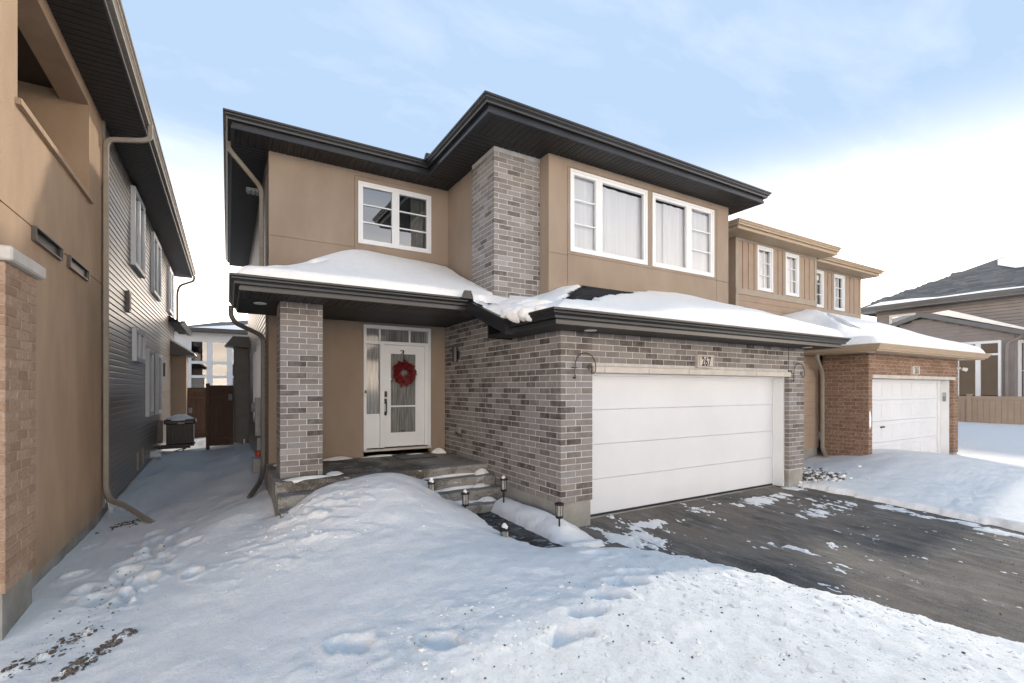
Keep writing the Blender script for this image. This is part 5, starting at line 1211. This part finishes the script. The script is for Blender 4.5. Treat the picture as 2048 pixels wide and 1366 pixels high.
MB().prism([(27.80, gy0 - .40, 4.28), (27.80, gp - .4, zp + .18), (27.80, gp - 1.0, zp + .24), (27.80, gy0 - .40, 4.36)], (1.8, 0, 0)).build('sunroom_snow', 'snow', Q)
rect_pipe(MB(), curve_path([(27.9, 6.1, 4.15), (27.92, 6.35, 3.95), (27.92, 6.62, 3.85), (27.92, 6.66, 3.6), (27.92, 6.66, .3)], 4, .12), .1, .08, (1, 0, 0)).build('downspout', 'siding_taupe', Q)
F_ = thing('fence', 'tan vinyl privacy fence with capped post in front of the grey-brown house', 'fence', (26, 5, 0))
for i in range(62):
    y0 = -1 + i * .175; MB().bbox(26.0, 26.03, y0 + .003, y0 + .172, .1, 1.50, .004).build('board', 'vinyl', F_)
MB().bbox(25.975, 26.055, -1, 9.85, 1.47, 1.615, .01).build('top_rail', 'vinyl', F_); MB().bbox(25.975, 26.055, -1, 9.85, .1, .22, .01).build('bottom_rail', 'vinyl', F_)
for y in (2.55, 4.95, 7.3, 9.7):
    p_ = MB().bbox(25.94, 26.09, y - .075, y + .075, 0, 1.66, .008).build('post', 'vinyl', F_); MB().bbox(25.925, 26.105, y - .09, y + .09, 1.66, 1.71, .02).build('cap', 'vinyl', p_)
# a low house far between
Z_ = thing('house', 'distant house with snowy low roof glimpsed between the tan house and the grey house', 'house', (33, 22, 0))
MB().box(28, 40, 21, 30, -.3, 4.6).build('wall', 'siding_dark', Z_)
zr = MB(); hip(27.5, 40.5, 20.5, 30.5, 4.6, .35, zr); zr.build('roof', 'snow', Z_); MB().box(27.5, 40.5, 20.48, 20.5, 4.42, 4.64).build('gutter', 'downspout_dark', Z_)
# ================================================================== SMALL THINGS
def circ(r, n=8): return [(math.cos(2 * math.pi * i / n) * r, math.sin(2 * math.pi * i / n) * r) for i in range(n)]
# wreath
wt = thing('wreath', 'round red leaf wreath hanging on the glass of the white front door', 'wreath', (3.045, 9.38, 2.225))
rg = MB(); ringc = (3.045, 9.375, 2.225)
rg.sweep(circ(.018, 8), [(ringc[0] + .165 * math.cos(a), ringc[1], ringc[2] + .165 * math.sin(a)) for a in np.linspace(0, 6.2832, 33)], None, False); rg.build('ring', 'leaf_red', wt)
lf = MB(); rl = random.Random(8)
for i in range(620):
    a = rl.uniform(0, 6.2832); r = .165 + rl.gauss(0, .036); c = Vector((ringc[0] + r * math.cos(a), ringc[1] - abs(rl.gauss(0, .025)) - .005, ringc[2] + r * math.sin(a)))
    d = Vector((math.cos(a + rl.gauss(1.0, .9)), -rl.uniform(.1, .7), math.sin(a + rl.gauss(1.0, .9)))).normalized(); n_ = Vector((rl.uniform(-1, 1), -1, rl.uniform(-1, 1))).normalized(); s2 = d.cross(n_).normalized(); L = rl.uniform(.035, .075); W = L * .28
    lf.add([c - d * L * .3, c + s2 * W + n_ * .004, c + d * L, c - s2 * W + n_ * .004], [(0, 1, 2), (0, 2, 3)])
tag(lf.build('leaves', 'leaf_red', wt), kind='stuff')
rb_ = MB(); rb_.box(3.035, 3.05, 9.385, 9.39, 2.40, 2.67); rb_.box(2.975, 3.04, 9.37, 9.385, 2.665, 2.685); rb_.prism([(3.04, 9.375, 2.68), (3.055, 9.375, 2.67), (3.0, 9.375, 2.60), (2.985, 9.375, 2.61)], (0, .006, 0)); rb_.build('ribbon', 'plastic_black', wt)
# wall lamp on the garage side
wl = thing('wall_lamp', 'slim black up-and-down wall lamp on the grey brick beside the porch', 'wall lamp', (3.92, 8.7, 2.45))
MB().bbox(3.895, 3.92, 8.62, 8.78, 2.50, 2.66, .006).build('back_plate', 'plastic_black', wl); MB().cyl((3.85, 8.70, 2.44), (3.85, 8.70, 2.74), .052, .052, 20).build('body', 'plastic_black', wl); MB().cyl((3.85, 8.645, 2.445), (3.85, 8.645, 2.735), .008, .008, 8).build('highlight_strip', 'meter_grey', wl)
# scroll hooks on the piers
def hook(x, label):
    t = thing('plant_hook', label, 'hook', (x, 5.3, 2.05), 'scroll hooks on the garage piers')
    y = 5.265; m = MB(); p = [(x, y, 2.05), (x, y, 2.22)]
    R1 = .185
    for a in np.linspace(math.pi, 0, 15): p.append((x + R1 + R1 * math.cos(a), y, 2.235 + R1 * math.sin(a)))
    p += [(x + 2 * R1 + .002, y, 2.20), (x + 2 * R1 - .005, y, 2.17)]
    for a in np.linspace(0, -math.pi, 9): p.append((x + 2 * R1 - .045 + .035 * math.cos(a), y, 2.165 + .035 * math.sin(a)))
    for a in np.linspace(0, 5.2, 11): p.append((x + 2 * R1 - .115 + .034 * math.cos(a) * (1 - .06 * a), y, 2.22 + .034 * math.sin(a) * (1 - .06 * a)))
    m.sweep(circ(.0065, 8), p, [1] * len(p)); m.build('rod', 'plastic_black', t, smooth=True)
    MB().bbox(x - .04, x + .04, 5.262, 5.30, 2.205, 2.218, .003).build('bracket', 'plastic_black', t); MB().bbox(x - .012, x + .012, 5.262, 5.30, 2.06, 2.08, .003).build('stay', 'plastic_black', t)
hook(4.14, 'black scroll hook on the brick pier next to the porch side of the garage'); hook(9.55, 'black scroll hook on the brick pier next to the brown brick garage')
# solar path lights
def path_light(x, y, z, top, label, snowcap, r=.062):
    t = thing('path_light', label, 'path light', (x, y, z), 'solar lights along the garden path')
    h0 = top - .19
    MB().cyl((x, y, z - .15), (x, y, h0), .011, .011, 10).build('stake', 'plastic_black', t)
    MB().cyl((x, y, h0 - .012), (x, y, h0 + .018), r * .72, r * .86, 20).build('base_ring', 'plastic_black', t)
    MB().cyl((x, y, h0 + .018), (x, y, top - .035), r * .58, r * .58, 18, False).build('lens', 'frost', t)
    for k in range(6):
        a = k * math.pi / 3 + .3; MB().cyl((x + r * .74 * math.cos(a), y + r * .74 * math.sin(a), h0 + .01), (x + r * .74 * math.cos(a), y + r * .74 * math.sin(a), top - .03), .0042, .0042, 6).build('bar', 'plastic_black', t)
    c = MB(); c.cyl((x, y, top - .035), (x, y, top - .012), r, r, 22); c.cyl((x, y, top - .012), (x, y, top), r * .96, r * .5, 22); c.build('cap', 'plastic_black', t)
    if snowcap: s = MB(); snow_blob(s, x, y, top - .006, r * .62, r * .62, .035 * snowcap, x); s.build('snow_cap', 'snow', t, smooth=True)
path_light(3.62, 6.35, .18, .56, 'black solar path light in the snow strip halfway along the brick wall', 1)
path_light(3.66, 4.98, .10, .46, 'black bare-topped solar path light at the garage corner', 0)
path_light(2.93, 6.25, .16, .44, 'black solar path light at the foot of the snow heap near the steps', 1)
path_light(2.90, 5.06, .08, .235, 'black solar path light sunk to its cap in the snow bank', 1.4, .075)
path_light(2.60, 6.72, .3, .54, 'black solar path light almost buried in the heap beside the steps', 1.8)
# dirt clods, snow crumbs
def clod(mb, c, r, rnd, flat=.7):
    ico = [(0, 0, 1), (.894, 0, .447), (.276, .851, .447), (-.724, .526, .447), (-.724, -.526, .447), (.276, -.851, .447), (.724, .526, -.447), (-.276, .851, -.447), (-.894, 0, -.447), (-.276, -.851, -.447), (.724, -.526, -.447), (0, 0, -1)]
    F2 = [(0, 1, 2), (0, 2, 3), (0, 3, 4), (0, 4, 5), (0, 5, 1), (1, 6, 2), (2, 6, 7), (2, 7, 3), (3, 7, 8), (3, 8, 4), (4, 8, 9), (4, 9, 5), (5, 9, 10), (5, 10, 1), (1, 10, 6), (6, 11, 7), (7, 11, 8), (8, 11, 9), (9, 11, 10), (10, 11, 6)]
    a = rnd.uniform(0, 6.28); ca, sa = math.cos(a), math.sin(a); vs = []
    for p in ico:
        k = r * rnd.uniform(.65, 1.25); x, y = p[0] * k * 1.25, p[1] * k; vs.append((c[0] + x * ca - y * sa, c[1] + x * sa + y * ca, c[2] + p[2] * k * flat))
    mb.add(vs, F2)
rc = random.Random(21)
def spread(name, label, m, n, pos, rad, sink=.3, smooth=False, flat=.7):
    mb = MB()
    for i in range(n):
        x, y = pos(rc); r = rad(rc); clod(mb, (x, y, gz(x, y) + r * (.5 - sink)), r, rc, flat)
    tag(mb.build(name, m, None, smooth), label, 'snow' if m.startswith('snow') else 'dirt', kind='stuff')
def inbank(r):
    while True:
        x = r.uniform(-.2, 5.0); y = r.uniform(.8, 3.3)
        if x > 4.0 and x + y * .9 > 5.8: continue
        if r.random() < .25 + .75 * math.exp(-((y - 1.7) / 1.1) ** 2): return x, y
spread('snow_crumbs', 'loose crumbs of ploughed snow over the front bank', 'snow', 1700, inbank, lambda r: .004 + .016 * r.random() ** 4, .6, True)
spread('snow_crumbs', 'larger broken lumps of ploughed snow in the front bank', 'snow', 60, inbank, lambda r: .018 + .03 * r.random() ** 2, .75, True)
spread('snow_crumbs', 'small crumbs of snow rolled down the heap by the porch', 'snow', 320, lambda r: (r.gauss(.75, .5), r.gauss(6.2, .55)), lambda r: .005 + .018 * r.random() ** 3, .7, True)
spread('dirt_specks', 'dark specks of grit scattered through the ploughed front bank', 'dirt', 420, inbank, lambda r: .002 + .007 * r.random() ** 3, .2)
def along(r, x0, y0, x1, y1, s):
    t = r.random(); return x0 + (x1 - x0) * t + r.gauss(0, s), y0 + (y1 - y0) * t + r.gauss(0, s)
spread('dirt_clods', 'churned brown clods of frozen soil in the snow beside the brown brick pillar', 'dirt', 500, lambda r: along(r, -1.02, 4.62, -.72, 5.02, .045) if r.random() < .6 else along(r, -1.45, 4.85, -1.0, 5.35, .06), lambda r: .004 + .020 * r.random() ** 3, .35)
spread('dirt_specks', 'fine soil crumbs trailing up the snowy side yard', 'dirt', 160, lambda r: along(r, -1.2, 5.0, -.75, 7.6, .18), lambda r: .003 + .010 * r.random() ** 3, .2)
spread('dirt_clods', 'wet soil and leaves below the tan downspout elbow', 'dirt', 120, lambda r: (r.gauss(-1.32, .12), r.gauss(9.45, .14)), lambda r: .005 + .02 * r.random() ** 3, .3)
spread('dirt_clods', 'frozen clods of brown earth heaped beside the right-hand brick pier of the garage', 'dirt', 700, lambda r: (r.gauss(10.45, .24), r.gauss(5.45, .26)), lambda r: .008 + .035 * r.random() ** 3, .3)
spread('snow_crumbs', 'snow lumps mixed into the earth beside the garage pier', 'snow', 300, lambda r: (r.gauss(10.45, .27), r.gauss(5.45, .28)), lambda r: .01 + .035 * r.random() ** 2, .1, True)
spread('dirt_specks', 'dead leaves and bark at the corner of the garage door', 'dirt', 110, lambda r: (r.gauss(4.52, .12), r.gauss(5.05, .12)), lambda r: .006 + .014 * r.random() ** 2, .1, False, .35)
dp = MB()
for i in range(900):
    x = rc.uniform(DX0 + .05, DX1 - .05); y = rc.uniform(1.3, 5.5); r = .002 + .007 * rc.random() ** 4; clod(dp, (x, y, drive_z(y) + r * .6), r, rc)
tag(dp.build('gravel', 'dirt'), 'scattered grit on the asphalt driveway', 'gravel', kind='stuff')
MB_edge = MB(); 
for o in EMP:
    if '_o' in o: del o['_o']
